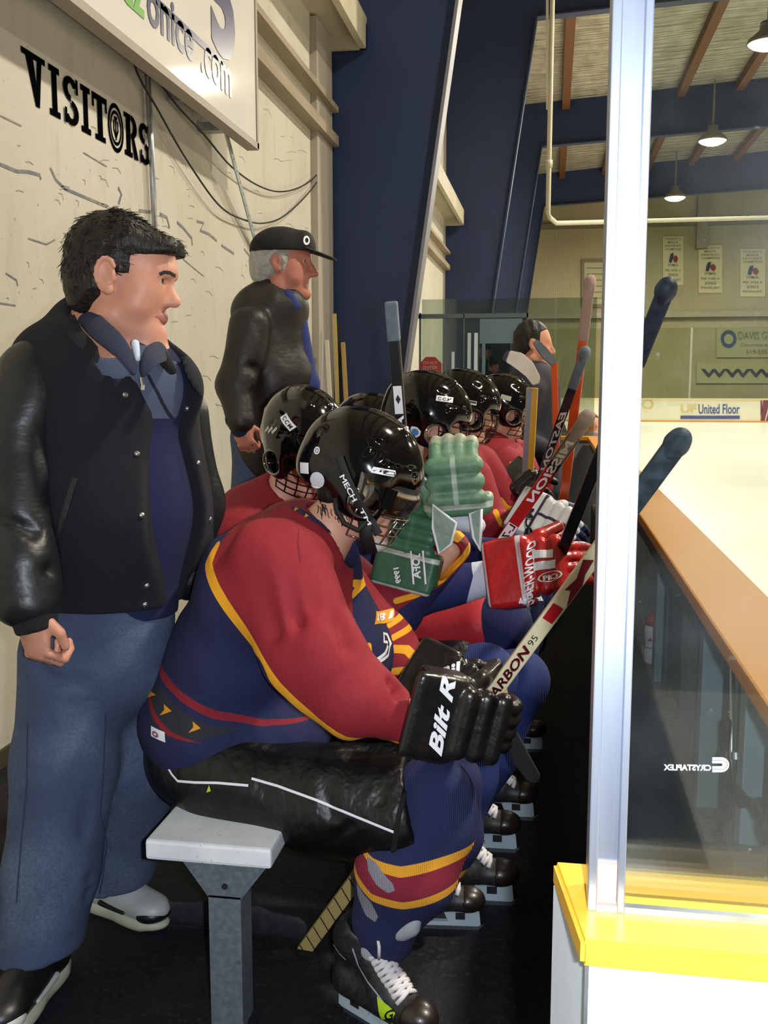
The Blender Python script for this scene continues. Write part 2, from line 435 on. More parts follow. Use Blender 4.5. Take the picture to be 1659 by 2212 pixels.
mbrown = mat('brown_purlin', '6b4420', .6)
mwhitebeam = mat('cream_painted_steel', 'bdb69c', .55, noise=(4, 'a39b80', .4))
mwood = mat('weathered_wood', '9c8f78', .7, noise=(8, '6f6450', .5, (1, .1, 1)), bump=[(30, .3, .004, 'noise', (1, .1, 1))])
def struct(name, o): o['kind'] = 'structure'; o.name = name; return o
def sbox(name, lo, hi, m, bev=0, parent=None):
    o = MB().box(lo, hi, bev).build(name, m, parent)
    if parent is None: o['kind'] = 'structure'
    return o
sbox('floor', (WX, -3, -.1), (.5, 12, 0), mfloor)
sbox('floor_rink_surround', (-6, 12, -.12), (30, 48, -.02), mfloor)
sbox('wall_left', (WX-.3, -3, 0), (WX, 46, 11), mwall)
sbox('wall_end', (WX-.3, 46, -.1), (30, 46.3, 12), mendw)
ice = sbox('floor_ice', (.52, -3, -.015), (30, 38.9, 0.004), mice)
# roof with purlins
mb = MB(); mb.prism([(WX-.3, -6, 9.4), (16, -6, 10.6), (30, -6, 9.6), (30, -6, 9.9), (16, -6, 10.9), (WX-.3, -6, 9.7)], (0, 52.3, 0)); struct('ceiling', mb.build('ceiling', mroof))
for i, x in enumerate((.15, 1.75, 3.35, 4.95, 6.55, 8.15, 9.75)):
    z = 9.4+(x+2.4)*1.2/18.4
    sbox('trim_%d' % (i+10), (x, -2, z-.26), (x+.22, 46, z-.02), mbrown)
# rigid steel frames: tapered column + rafter, web plate and flanges
def frame(Y):
    t = thing('steel_frame', 'navy blue tapered steel column rising into a rafter, %s' % FL.pop(0), 'frame', (WX, Y, 0), 'steel frames down the side wall')
    xin = lambda z: -1.36 + .14*(z-1.5)
    zb = 8.3; top = 9.35
    web = [(WX, Y, 0), (xin(0), Y, 0), (xin(zb), Y, zb)] + [(x, Y, zb+.05*(x+.4)) for x in (4, 16)] + [(16, Y, 10.6), (WX, Y, 9.45)]
    MB().prism(web, (0, .03, 0)).build('web_plate', mnavy, t)
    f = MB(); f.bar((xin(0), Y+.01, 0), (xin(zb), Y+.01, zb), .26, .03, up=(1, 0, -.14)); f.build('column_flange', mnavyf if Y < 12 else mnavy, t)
    MB().bar((xin(zb), Y+.01, zb), (16, Y+.01, zb+.05*16.4), .03, .26, up=(0, 1, 0)).build('rafter_flange', mnavy, t)
FL = ['the nearest one beside the hockey sticks', 'second from the bench', 'third from the bench', 'farthest one before the end wall']
for Y in (9.42, 20.0, 30.5, 40.5): frame(Y)
# ledge duct and rails along the wall
for a, b, i in ((5.0, 9.38, 1), (9.9, 19.8, 2)):
    o = MB().box((WX, a, 4.62), (-1.74, b, 4.72)).box((-1.78, a, 4.5), (-1.72, b, 4.78)).box((WX, b-.04, 4.5), (-1.72, b, 4.72)).build('trim_%d' % i, mwhitebeam); o['kind'] = 'structure'
zr1 = un(560, 115, X=-2.0)[2]; zr2 = un(560, 180, X=-2.0)[2]
for i, (z, t) in enumerate(((3.98, .05), (3.70, .09))):
    sbox('trim_%d' % (3+i), (WX, 6.4, z-t/2), (-1.98, 9.36, z+t/2), mwood)
    sbox('trim_%d' % (5+i), (WX, 9.8, z-t/2), (-1.98, 19.8, z+t/2), mwood)
sbox('trim_7', (WX, 8.75, 0), (-2.04, 9.36, 4.6), mat('column_shadow_tone', 'a8a093', .8))  # block standing for the column's shadow, shade put into its darker colour
sbox('baseboard_left', (WX, -3, 0), (-2.085, 9.4, .07), mat('dirty_base', '3a3226', .9))
# wall lettering VISITORS (slab serif strokes)
mblk = mat('black_paint', '0c0c0e', .5); mflat = mat('matte_black_paint', '08080a', 1.0, spec=0.0)
def letters():
    S = .085; r = lambda x0, y0, x1, y1: [(x0, y0), (x1, y0), (x1, y1), (x0, y1)]
    I = [r(.3, .0, .7, 1), r(.08, 0, .92, .13), r(.08, .87, .92, 1)]
    Vv = [[(.08, 1), (.5, 0), (.66, 0), (.42, 1)], [(.62, 1), (.5, 0), (.66, 0), (.82, 1)], r(-.04, .88, .54, 1), r(.54, .88, .96, 1)]
    T = [r(.34, 0, .68, 1), r(.16, 0, .86, .12), r(.0, .86, 1, 1), r(0, .68, .12, 1), r(.88, .68, 1, 1)]
    def arc(cx, cy, rx, ry, a0, a1, w0, n=14):
        o = []; i = []
        for k in range(n+1):
            a = math.radians(a0+(a1-a0)*k/n); o.append((cx+rx*math.cos(a), cy+ry*math.sin(a))); i.append((cx+(rx-w0)*math.cos(a), cy+(ry-w0*.5)*math.sin(a)))
        return [[o[k], o[k+1], i[k+1], i[k]] for k in range(n)]
    Ss = arc(.5, .74, .44, .26, 20, 270, .27)+arc(.5, .26, .44, .26, -200+40, 90, .27)+[r(.78, .68, .92, 1), r(.08, 0, .22, .32)]
    R = [r(.14, 0, .46, 1), r(0, 0, .58, .12), r(0, .88, .5, 1)]+arc(.5, .72, .44, .28, -90, 90, .27)+[[(.5, .5), (.7, .5), (1.02, 0), (.7, 0)]]
    return [Vv, I, Ss, I, T, None, R, Ss]
vis = thing('wall_lettering', 'black slab serif lettering painted high on the wall behind the bench', 'lettering', (WX, 3.9, 2.6))
y0 = 3.86; wl = [.19, .11, .155, .11, .155, .17, .16, .15]; z0, z1 = 2.615, 2.82
for L_, w in zip(letters(), wl):
    if L_:
        vv = []; ff = []
        for i_, pl in enumerate(L_):
            ff.append(tuple(range(len(vv), len(vv)+len(pl)))); vv += [(WX+.003+.00014*i_, y0+w*a_, z0+(z1-z0)*b_) for a_, b_ in pl]
        mesh_obj('letter', vv, ff, mflat, vis)
    else:
        b = thing('emblem', None, None); b.parent = vis; b.matrix_parent_inverse = PINV(vis)
        flat_mark('ring', ring_geo(r0=.42, r1=.52), (WX+.003, y0, z0-.01), (0, w, 0), (0, 0, .22), mflat, b)
        flat_mark('ring', ring_geo(r0=.3, r1=.37), (WX+.003, y0, z0-.01), (0, w, 0), (0, 0, .22), mflat, b)
        flat_mark('leaf_mark', stroke_geo([[(.5, .24), (.5, .74)], [(.5, .3), (.36, .46), (.38, .66)], [(.5, .3), (.64, .46), (.62, .66)], [(.42, .74), (.5, .62), (.58, .74)]], .07), (WX+.003, y0, z0-.01), (0, w, 0), (0, 0, .22), mflat, b)
    y0 += w+.012
# puck scuffs on the wall
msc = mat('scuff', '6a6d78', .8, noise=(25, '8a8577', .9, (1, 1, 1), (.45, .6)))
def wallpts(pts): return [(lambda w: (w[1], w[2]))(un(x, y, X=WX)) for x, y in pts]
def scuff(lines, w, m=msc):
    v, f = stroke_geo([wallpts(l) for l in lines], w)
    return mesh_obj('scuff_mark', [(WX+.002, a, b) for a, b in v], f, m, bpy.data.objects['wall_left'])
scuff([[(0, 355), (35, 370), (60, 371), (85, 378), (88, 388)], [(108, 362), (120, 388), (140, 408), (180, 425), (232, 447)]], .014)
scuff([[(255, 405), (262, 420), (256, 440)], [(300, 455), (325, 458)], [(345, 462), (360, 470), (366, 492)], [(382, 480), (395, 492), (414, 515), (415, 530)], [(425, 478), (440, 482), (432, 498), (450, 505), (468, 520)], [(478, 530), (505, 548)], [(527, 538), (545, 560), (560, 575)]], .017)
scuff([[(395, 560), (440, 597)], [(0, 250), (45, 272)], [(180, 330), (230, 360)], [(60, 515), (100, 528), (118, 518)], [(12, 590), (35, 605), (38, 618)], [(0, 655), (33, 660)]], .007)
rs = random.Random(3); sm = []
for k in range(120):
    x, y = rs.uniform(0, 690), rs.uniform(230, 900)
    a = rs.uniform(-.6, .9); l = rs.uniform(5, 26)
    sm.append([(x, y), (x+l*math.cos(a)*.5, y+l*math.sin(a)*.3), (x+l*math.cos(a+.4), y+l*math.sin(a+.4))])
scuff(sm, .004, mat('faint_scuff', '98938a', .8))
# sign board hung on the wall
msign = mat('white_sign_plastic', 'd9d6cf', .06, spec=.5); mpur = mat('purple_print', '2b2752', .3); mgrn = mat('green_print', '5aa02c', .3); malu = mat('aluminium', 'b9bcc0', .35, .8, noise=(30, '8f9296', .5))
SX = -1.85
sg = thing('sponsor_sign', 'large white sponsor sign with purple web address above the wall lettering', 'sign', (SX, 5, 3))
MB().box((SX-.06, 3.0, 2.97), (SX, 6.26, 4.5)).build('panel', msign, sg)
fb = MB().box((SX-.07, 2.98, 2.945), (SX+.008, 6.29, 2.985)).box((SX-.07, 6.255, 2.95), (SX+.008, 6.29, 4.52)); fb.build('frame', mat('sign_frame', '8b8273', .5), sg)
def signtext(s, pa, pb, hpx, m, bold=.02):
    a = un(*pa, X=SX+.004); b = un(*pb, X=SX+.004); z = a[2]; h = hpx
    flat_mark('lettering', text_geo(s, bold), (SX+.004, a[1], z), (0, b[1]-a[1], 0), (0, 0, h), m, sg)
zt = un(495, 218, X=SX)[2]
ya = [un(x, y, X=SX)[1] for x, y in ((245, 10), (322, 75), (425, 150), (495, 218))]
flat_mark('lettering', text_geo('ndz', .03), (SX+.004, ya[0]-.05, zt+.03), (0, ya[1]-ya[0], 0), (0, 0, .2), mgrn, sg)
flat_mark('lettering', text_geo('onice', .02), (SX+.004, ya[1]-.02, zt+.03), (0, ya[2]-ya[1]-.03, 0), (0, 0, .2), mpur, sg)
flat_mark('lettering', text_geo('.com', .03), (SX+.004, ya[2]+.06, zt+.02), (0, ya[3]-ya[2]-.02, 0), (0, 0, .16), mpur, sg)
p = [(lambda w: (w[1], w[2]))(un(x, y, X=SX)) for x, y in ((335, 0), (425, 85), (480, 135))]
v, f = stroke_geo([p], .035); mesh_obj('stripe', [(SX+.004, a, b) for a, b in v], f, mpur, sg)
y5, z5 = (lambda w: (w[1], w[2]))(un(455, 35, X=SX))
flat_mark('lettering', text_geo('5', .05), (SX+.004, y5, z5-.16), (0, .42, 0), (0, 0, .62), mpur, sg)
flat_mark('lettering', text_geo('O', .05), (SX+.004, y5-.42, z5+.1), (0, .36, 0), (0, 0, .5), mpur, sg)
for y in (3.4, 5.4): MB().box((WX, y, 3.02), (SX-.05, y+.05, 3.07)).build('bracket', malu, sg)
# conduit, strap, wires on the wall
def wpt(x, y, X=WX+.03): return V(x, y, X=X)
tag(MB().path([wpt(317, 130), wpt(328, 350), wpt(339, 600)], .016, 8).build('wall_conduit', malu, smooth=True), 'thin metal conduit running down the wall past the lettering', 'pipe')
st = thing('strap_brace', 'pale perforated strap brace hanging from the sign towards the wall', 'brace', tuple(wpt(485, 275)))
a, b = V(485, 275, X=-1.95), V(562, 560, X=WX+.02)
MB().bar(a, b, .05, .008, up=(1, 0, 0)).build('strap', mat('pale_steel', 'a9b0b0', .4, .5), st)
hb = MB()
for k in range(12):
    p = a.lerp(b, (k+.5)/12); MB().tube(p+Vector((.003, 0, 0)), p+Vector((.005, 0, 0)), .007, n=8).build('bolt_hole', mblk, st)
MB().box((-2.095, a.y-.06, a.z-.03), (-1.9, a.y+.02, a.z+.02)).build('bracket', malu, st)
def wire(pts, lab, r=.006):
    P = [wpt(*q, X=WX+.05) for q in pts]
    # smooth by Catmull-Rom
    O = []
    for i in range(len(P)-1):
        p0, p1, p2, p3 = P[max(i-1, 0)], P[i], P[i+1], P[min(i+2, len(P)-1)]
        for k in range(6):
            t = k/6; O.append(.5*((2*p1)+(p2-p0)*t+(2*p0-5*p1+4*p2-p3)*t*t+(3*p1-p0-3*p2+p3)*t**3))
    O.append(P[-1]); tag(MB().path(O, r, 6).build('hanging_wire', mblk, smooth=True), lab, 'wire', 'wires drooping along the wall')
wire([(283, 112), (300, 165), (340, 235), (400, 340), (470, 440), (520, 472), (570, 482), (620, 462), (680, 400), (702, 355)], 'dark wire sagging lowest along the wall below the sign')
wire([(325, 150), (380, 225), (440, 290), (500, 360), (560, 402), (610, 414), (660, 398), (702, 360)], 'dark wire sagging just above the lowest one on the wall')
# ---------------------------------------------------------------- boards, caps, posts
mcap = mat('yellow_cap_plastic', 'c27c14', .5, spec=.2, noise=(14, 'bb761c', .3), bump=[(40, .05, .002)])
mwht = mat('white_board_plastic', 'dfe6ea', .35, noise=(5, 'c4ced6', .4))
msteel = mat('blue_grey_steel', '8fa1aa', .45, .35, noise=(6, '6d7d86', .6))
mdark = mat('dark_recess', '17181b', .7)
mledge = mat('worn_grey_ledge', '6f6c64', .8, noise=[(9, '4c4a45', .7), (40, '88857b', .4)])
def sb(name, o): o['kind'] = 'structure'; return o
nb = thing('end_boards', 'white end boards with a flash-brightened yellow cap at the near right corner', 'boards', (.04, .93, 0))
m = MB(); m.prism([(.038, .858, .974), (2.4, .862, .974), (2.4, 1.022, .974), (.013, 1.009, .974)], (0, 0, .026)); bmesh.ops.bevel(m.bm, geom=[e for e in m.bm.edges], offset=.004, segments=2, affect='EDGES'); m.build('cap', mat('flash_lit_yellow_cap', 'e8b23a', .4, noise=(14, 'deaa35', .3)), nb)  # same plastic as the ice-side cap, flash brightness put into its lighter colour
MB().box((.046, .874, 0), (2.4, .9, .975)).build('front_panel', mwht, nb)
MB().prism([(.049, .88, 0), (.014, 1.003, 0), (.05, 1.0, 0), (.07, .9, 0)], (0, 0, .975)).build('end_panel', mwht, nb)
MB().bar((.0455, .884, 0), (.0455, .884, .975), .006, .012, up=(0, 1, 0)).build('metal_edge', malu, nb)
MB().box((.07, .985, 0), (2.4, 1.0, .975)).build('inner_panel', mwht, nb)
ml = MB().box((.05, .913, .998), (2.4, .921, 1.006)); ml.build('glass_channel', malu, nb)
ib = thing('ice_side_boards', 'long orange yellow topped boards between the players bench and the ice', 'boards', (.43, 5, 0))
MB().box((.343, 1.024, .965), (.515, 9.3, 1.0), .006).build('cap', mcap, ib)
MB().box((.49, 1.024, 0), (.515, 9.3, .945)).build('ice_panel', mwht, ib)
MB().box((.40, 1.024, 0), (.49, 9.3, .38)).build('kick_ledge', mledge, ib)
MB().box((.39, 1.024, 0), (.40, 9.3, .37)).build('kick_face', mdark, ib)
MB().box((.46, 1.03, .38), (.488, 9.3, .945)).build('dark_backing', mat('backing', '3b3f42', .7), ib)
for ya_, yb_ in ((1.05, 1.62), (2.3, 2.42), (3.0, 3.35), (4.2, 5.2), (6, 7.5)):
    MB().box((.448, ya_, .385), (.462, yb_, .945)).build('inner_panel', msteel, ib)
for y in (1.75, 2.05, 2.62, 3.75, 5.4, 7.7):
    MB().box((.405, y, .38), (.46, y+.06, .945), .003).build('board_post', msteel, ib)
for y in (1.9, 2.2, 2.75, 3.6):
    MB().tube((.43, y, .38), (.43, y, .945), .012).build('rod', mat('dull_rod', '55595a', .4, .6), ib)
MB().box((.36, 2.48, .9), (.40, 9.2, .945)).build('cap_bracket', mdark, ib)
# door latch under the cap
gl_ = thing('gate_latch', 'dark brown cast gate latch under the orange cap by the near glass', 'latch', (.41, 1.65, .5))
mlat = mat('dark_cast_metal', '3a2c24', .4, .5, noise=(20, '1c1a1a', .6))
cx_ = .395
P = [un(*q, X=cx_) for q in ((1575, 1690), (1600, 1725), (1640, 1745), (1655, 1790), (1680, 1860))]
iso('handle', [cap(a, b, .012, .011, .6, (1, 0, 0)) for a, b in zip(P, P[1:])], .003, mlat, gl_, k=.02)
P = [un(*q, X=cx_) for q in ((1572, 1560), (1568, 1640), (1578, 1700), (1568, 1760), (1550, 1800), (1572, 1850))]
iso('hook', [cap(a, b, .009, .007) for a, b in zip(P, P[1:])]+[ell(P[3], (.014, .014, .014)), ell(P[1], (.013, .013, .016))], .003, mlat, gl_, k=.012)
MB().tube(un(1582, 1430, X=cx_+.01), un(1578, 1860, X=cx_+.01), .006).build('rod', mat('latch_rod', '9aa09c', .3, .8), gl_, smooth=True)
MB().tube(un(1590, 1625, X=cx_), un(1590, 1640, X=cx_), .008).build('knob', malu, gl_)
# aluminium glass post
gp = thing('glass_post', 'tall bright aluminium post holding the near glass pane', 'post', (.064, .935, 1.0))
mpost = mat('brushed_aluminium', 'a4aec0', .34, .8, noise=(6, 'b9c2cf', .6, (6, 6, .5)), bump=[(120, .1, .001, 'noise', (8, 8, .05))])
pm = MB(); pm.box((.045, .912, 1.0), (.0535, .965, 3.4), .001); pm.box((.0725, .912, 1.0), (.0795, .965, 3.4), .001); pm.box((.05, .924, 1.0), (.077, .96, 3.4)); pm.build('post_profile', mpost, gp)
MB().box((.054, .919, 1.0), (.072, .926, 1.045)).build('base_tape', mat('beige_tape', 'c8a592', .6), gp)
gmat = glass_mat('scuffed_rink_glass', 'eef4f2', .045, 2.3, .035)
pane = thing('rink_shield', 'large scratched clear glass pane standing on the near yellow cap', 'glass', (1, .94, 1))
MB().box((.081, .938, 1.004), (2.4, .9445, 3.4)).build('pane', gmat, pane)
mlog = mat('white_print', 'f4f6ff', .4)
def gmark(name, geo, p0, p1, p3, par):
    a, b, d = (un(*q, Y=.936) for q in (p0, p1, p3)); return flat_mark(name, geo, a, b-a, d-a, mlog, par)
lg = thing('maker_logo', None, None); lg.parent = pane; lg.matrix_parent_inverse = PINV(pane)
gmark('lettering', text_geo('CRYSTAPLEX', .03), (1536, 1665), (1434, 1664), (1536, 1652), lg)
arcs = []
for r0, r1 in ((.2, .56), (.64, .72), (.8, .88), (.94, 1.0)):
    n = 12; vv = [(.5+.0+r1*.5*math.cos(t)*.9, .5+r1*.5*math.sin(t)) for t in [math.radians(-90+180*i/n) for i in range(n+1)]]; uu = [(.5+r0*.5*math.cos(t)*.9, .5+r0*.5*math.sin(t)) for t in [math.radians(-90+180*i/n) for i in range(n+1)]]
    for i in range(n): arcs.append([vv[i], vv[i+1], uu[i+1], uu[i]])
    for sgn in (1, -1): arcs.append([(.02, .5+sgn*r1*.5), (.5, .5+sgn*r1*.5), (.5, .5+sgn*r0*.5), (.02, .5+sgn*r0*.5)])
gmark('emblem', poly_geo(arcs), (1538, 1668), (1577, 1668), (1538, 1636), lg)
gs = glass_mat('frosted_strip', 'b8c0c0', .35, 3, .05)
tag(MB().box((.085, .998, 1.0), (2.4, 1.004, 1.035)).build('splash_strip', gs), 'hazy grey plastic strip behind the near glass on the cap', 'strip')
# water bottle in a wire holder
by = un(1412, 1400, X=.43)
def lathe(name, prof, ctr, m, parent, n=28, mi=None):
    bm = bmesh.new(); rings = []
    for r, z in prof: rings.append([bm.verts.new((ctr[0]+r*math.cos(2*math.pi*i/n), ctr[1]+r*math.sin(2*math.pi*i/n), ctr[2]+z)) for i in range(n)])
    for a, b in zip(rings, rings[1:]):
        for i in range(n): bm.faces.new((a[i], a[(i+1) % n], b[(i+1) % n], b[i]))
    bm.faces.new(rings[0][::-1]); bm.faces.new(rings[-1]); return bm_obj(name, bm, m, parent, smooth=True)
bc = (.43, float(by[1]), .38)
wb = thing('water_bottle', 'white squeeze water bottle with red cap on the ledge under the orange cap', 'bottle', bc)
lathe('body', [(.033, 0), (.038, .01), (.038, .05), (.033, .065), (.033, .085), (.038, .1), (.038, .135), (.033, .155)], bc, mat('white_squeeze', 'd7dee4', .4), wb)
lathe('cap', [(.034, .155), (.034, .172), (.026, .185), (.012, .19), (.010, .205), (.013, .208), (.012, .218)], bc, mat('red_cap', 'c0242c', .35), wb)
fl = thing('maple_mark', None, None); fl.parent = wb; fl.matrix_parent_inverse = PINV(wb)
lf = [(.5, 1), (.6, .75), (.72, .82), (.68, .5), (.82, .62), (.98, .45), (.7, .22), (.55, .22), (.5, 0), (.45, .22), (.3, .22), (.02, .45), (.18, .62), (.32, .5), (.28, .82), (.4, .75)]
flat_mark('leaf_mark', poly_geo([lf]), (bc[0]-.03, bc[1]-.0375, bc[2]+.09), (.022, 0, 0), (0, 0, .024), mat('red_print', 'b3202a', .5), fl)
wh = thing('bottle_holder', 'thin wire bottle holder around the white water bottle', 'holder', bc)
MB().path([(bc[0]+.043*math.cos(t), bc[1]+.043*math.sin(t), bc[2]+.07) for t in np.linspace(0, 6.2, 20)], .0025, 6).path([(bc[0]-.043, bc[1], bc[2]+.07), (bc[0]-.043, bc[1], bc[2]+.002)], .0025, 6).path([(bc[0]+.03, bc[1]-.03, bc[2]+.07), (bc[0]+.03, bc[1]-.03, bc[2]+.002)], .0025, 6).build('wire', malu, wh, smooth=True)
# ---------------------------------------------------------------- far rink end
fbd = thing('far_boards', 'white rink boards with sponsor ads across the far end of the ice', 'boards', (10, 39, 0))
mfb = mat('far_board_white', 'ded7c2', .5)
MB().box((-1.5, 38.9, .05), (29, 39.05, .84)).build('panel', mfb, fbd)
MB().box((-1.5, 38.86, 0), (29, 39.05, .06)).build('kick_strip', mat('orange_kick', 'd28a32', .5), fbd)
MB().box((-1.5, 38.86, .84), (29, 39.1, .89)).build('cap', mat('cream_cap', 'd9c08a', .5), fbd)
def far(name, geo, p0, p1, p3, m, par, Y=38.88):
    a, b, d = (un(*q, Y=Y) for q in (p0, p1, p3)); return flat_mark(name, geo, a, b-a, d-a, m, par)
mblu = mat('blue_print', '3a4a8c', .5); mgold = mat('gold_print', 'cdb67a', .5); mmar = mat('maroon_print', '6e2638', .5)
far('lettering', text_geo('United Floor', .015), (1509, 894), (1598, 894), (1509, 873), mblu, fbd)
far('underline', SQ, (1470, 905), (1598, 905), (1470, 898), mblu, fbd)
far('lettering', text_geo('UF', .03), (1471, 892), (1505, 892), (1471, 874), mgold, fbd)
far('emblem', ring_geo(r0=.36, r1=.5), (1388, 884), (1412, 884), (1388, 862), mgold, fbd)
far('emblem', poly_geo([[(0, 0), (.3, 0), (.7, 1), (.2, 1)], [(.4, 0), (1, 0), (1, .5), (.8, .9)], [(0, .2), (.15, .5), (.1, 1), (0, 1)]]), (1643, 909), (1672, 909), (1643, 865), mmar, fbd)
gg = glass_mat('far_rink_glass', 'f6f8ea', .04, 1.0, .02)
for i in range(9):
    x0 = -1.2+3.2*i
    o = thing('rink_glass_panel', 'pale green tinted glass panel standing on the far boards, number %d from the left wall' % (i+1), 'glass', (x0, 39, .89), 'glass panels over the far boards')
    o['label'] = 'pale green tinted glass panel on the far end boards, %s from the left wall' % ('first', 'second', 'third', 'fourth', 'fifth', 'sixth', 'seventh', 'eighth', 'ninth')[i]
    MB().box((x0, 38.97, .89), (x0+3.1, 38.985, 3.5)).build('pane', gg, o); MB().box((x0+3.1, 38.95, .89), (x0+3.16, 39.01, 3.5)).build('post', mat('grey_post', '9a9c8c', .5), o)
# banners and signs on the end wall
mban = mat('cream_banner', 'ece2b8', .7); mbt = mat('banner_text', '8b8f78', .7); mred = mat('banner_red', '9c2f35', .6); mbnv = mat('banner_navy', '2a3560', .6)
def banner(x0, y0, x1, y1, lab):
    t = thing('wall_banner', lab, 'banner', tuple(un(x0, y1, Y=45.9)), 'championship banners on the end wall')
    q = [un(x0, y1, Y=45.93), un(x1, y1, Y=45.93), un(x0, y0, Y=45.93)]
    MB().prism([q[0], q[1], q[1]+q[2]-q[0], q[2]], (0, .03, 0)).build('cloth', mban, t)
    w, h = x1-x0, y1-y0
    rows = [('COUNTY', .92), ('MINOR', .85), ('HOCKEY', .78), ('CHAMPIONS', .71), ('SWMHA', .38), ('PEE WEE A', .28), ('2002', .18), ('FINALIST', .09)]
    for s, f_ in rows:
        ww = .78 if len(s) > 5 else .5; hh = .045 if s not in ('SWMHA', '2002') else .06
        far('lettering', text_geo(s, .01), (x0+w*(.5-ww/2), y1-h*f_), (x0+w*(.5+ww/2), y1-h*f_), (x0+w*(.5-ww/2), y1-h*(f_+hh)), mbt, t, 45.9)
    e = thing('emblem', None, None); e.parent = t; e.matrix_parent_inverse = PINV(t)
    far('emblem_figure', poly_geo([[(0, .1), (.25, .0), (.45, .5), (.5, 1), (.2, .9), (.1, .6)]]), (x0+w*.3, y1-h*.45), (x0+w*.75, y1-h*.45), (x0+w*.3, y1-h*.66), mbnv, e, 45.88)
    far('emblem_figure', poly_geo([[(.5, .2), (.8, .0), (1, .4), (.85, .7), (.6, .75), (.45, .5)]]), (x0+w*.3, y1-h*.45), (x0+w*.75, y1-h*.45), (x0+w*.3, y1-h*.66), mred, e, 45.88)
banner(1432, 510, 1476, 616, 'cream championship banner nearest the aluminium post, leftmost of three')
banner(1509, 530, 1560, 633, 'cream championship banner in the middle of three on end wall')
banner(1599, 538, 1653, 641, 'cream championship banner at the right of three on end wall')
def wsign(name, lab, x0, y0, x1, y1, m, Y=45.9, cat='sign'):
    t = thing(name, lab, cat, tuple(un(x0, y1, Y=Y)))
    q = [un(x0, y1, Y=Y), un(x1, y1, Y=Y), un(x0, y0, Y=Y)]
    MB().prism([q[0], q[1], q[1]+q[2]-q[0], q[2]], (0, .05, 0)).build('panel', m, t); return t
t = wsign('wall_sign', 'pale wall sign with blue ring logo on the far end wall', 1548, 708, 1720, 772, mat('pale_sign', 'c3c29c', .6))
far('emblem', ring_geo(r0=.3, r1=.5), (1557, 751), (1591, 751), (1557, 713), mblu, t, 45.86)
far('lettering', text_geo('DAVIS GUTHRIE', .01), (1595, 733), (1716, 733), (1595, 716), mbt, t, 45.86)
far('lettering', text_geo('Concrete and Masonry', 0), (1600, 750), (1716, 750), (1600, 741), mbt, t, 45.86)
far('lettering', text_geo('519-555-0160', 0), (1612, 764), (1690, 764), (1612, 755), mbt, t, 45.86)
t = wsign('web_address_sign', 'row of wide navy letters low on the far end wall', 1505, 785, 1720, 828, mat('pale_board', 'c9c49e', .7))
far('lettering', text_geo('WWW.RINK', .03), (1515, 815), (1800, 815), (1515, 797), mpur, t, 45.86)
t = wsign('notice_board', 'framed cream notice board on end wall left of the post', 1256, 560, 1312, 664, mat('board_frame', '8d876a', .6), 45.9)
q = [un(a_, b_, Y=45.88) for a_, b_ in ((1262, 657), (1310, 657), (1262, 567))]; flat_mark('sheet', SQ, q[0], q[1]-q[0], q[2]-q[0], mat('notice_sheet', 'cfc9a2', .7), t)
for k in range(6):
    far('printed_line', SQ, (1266, 645-k*13), (1306, 645-k*13), (1266, 643-k*13), mbt, t, 45.86)
sbox('trim_30', (-2.1, 45.6, 4.3), (30, 46, 4.55), mwhitebeam); sbox('trim_31', (-2.1, 45.7, 8.2), (30, 46, 8.4), mat('grey_band', '8d8a72', .7))
sbox('trim_32', (6.05, 45.5, 7.2), (6.5, 46, 10), mat('wall_duct', 'a39c80', .6))
# overhead lamps: housing, reflector bowl, glowing diffuser, stem
mlamp = mat('lamp_diffuser', 'ffffff', .4, emit=('fff3d6', 14.0)); mhous = mat('lamp_housing', '8d8672', .5, .4)
for i, (x, y, z) in enumerate(LAMPS):
    lab = {2: 'round ceiling lamp glowing, nearest of the three at upper right', 3: 'round ceiling lamp glowing, middle of the three in the row', 4: 'round ceiling lamp glowing, farthest and lowest of the three', 0: 'round ceiling lamp high over the ice beside the camera', 1: 'round ceiling lamp high over the near part of the ice', 5: 'ceiling lamp of the second row over mid ice, nearest', 6: 'ceiling lamp of the second row over mid ice, middle one', 7: 'ceiling lamp of the second row over mid ice, farthest'}[i]
    t = thing('ceiling_lamp', lab, 'lamp', (x, y, z), 'round lamps over the rink')
    lathe('housing', [(.1, .42), (.14, .4), (.16, .25), (.36, .08), (.39, .0), (.37, 0)], (x, y, z), mhous, t)
    lathe('diffuser', [(.02, -.13), (.18, -.1), (.3, -.05), (.36, 0.0), (.3, .01)], (x, y, z), mlamp, t)
    MB().tube((x, y, z+.4), (x, y, 9.6), .025).build('stem', mhous, t)
# vertical sprinkler pipe
t = thing('ceiling_pipe', 'cream vertical pipe dropping from the roof left of the post', 'pipe', (0, 12, 3.5))
zb = un(1185, 470, Y=12)[2]; xb = un(1187, 300, Y=12)[0]
MB().path([(xb, 12, 9.5), (xb, 12, zb+.05), (xb+.02, 12, zb), (xb+.1, 12.3, zb-.02), (xb+4.2, 16.5, zb+.62)], .028, 10).build('tube', mwhitebeam, t, smooth=True)
for z in (zb+.6, zb+2.6): lathe('coupling', [(.04, -.04), (.04, .04)], (xb, 12, z), mwhitebeam, t)
MB().bar((xb-.03, 12, zb+1.2), (xb-.08, 12, zb+3.4), .03, .03).build('hanger', mwhitebeam, t)
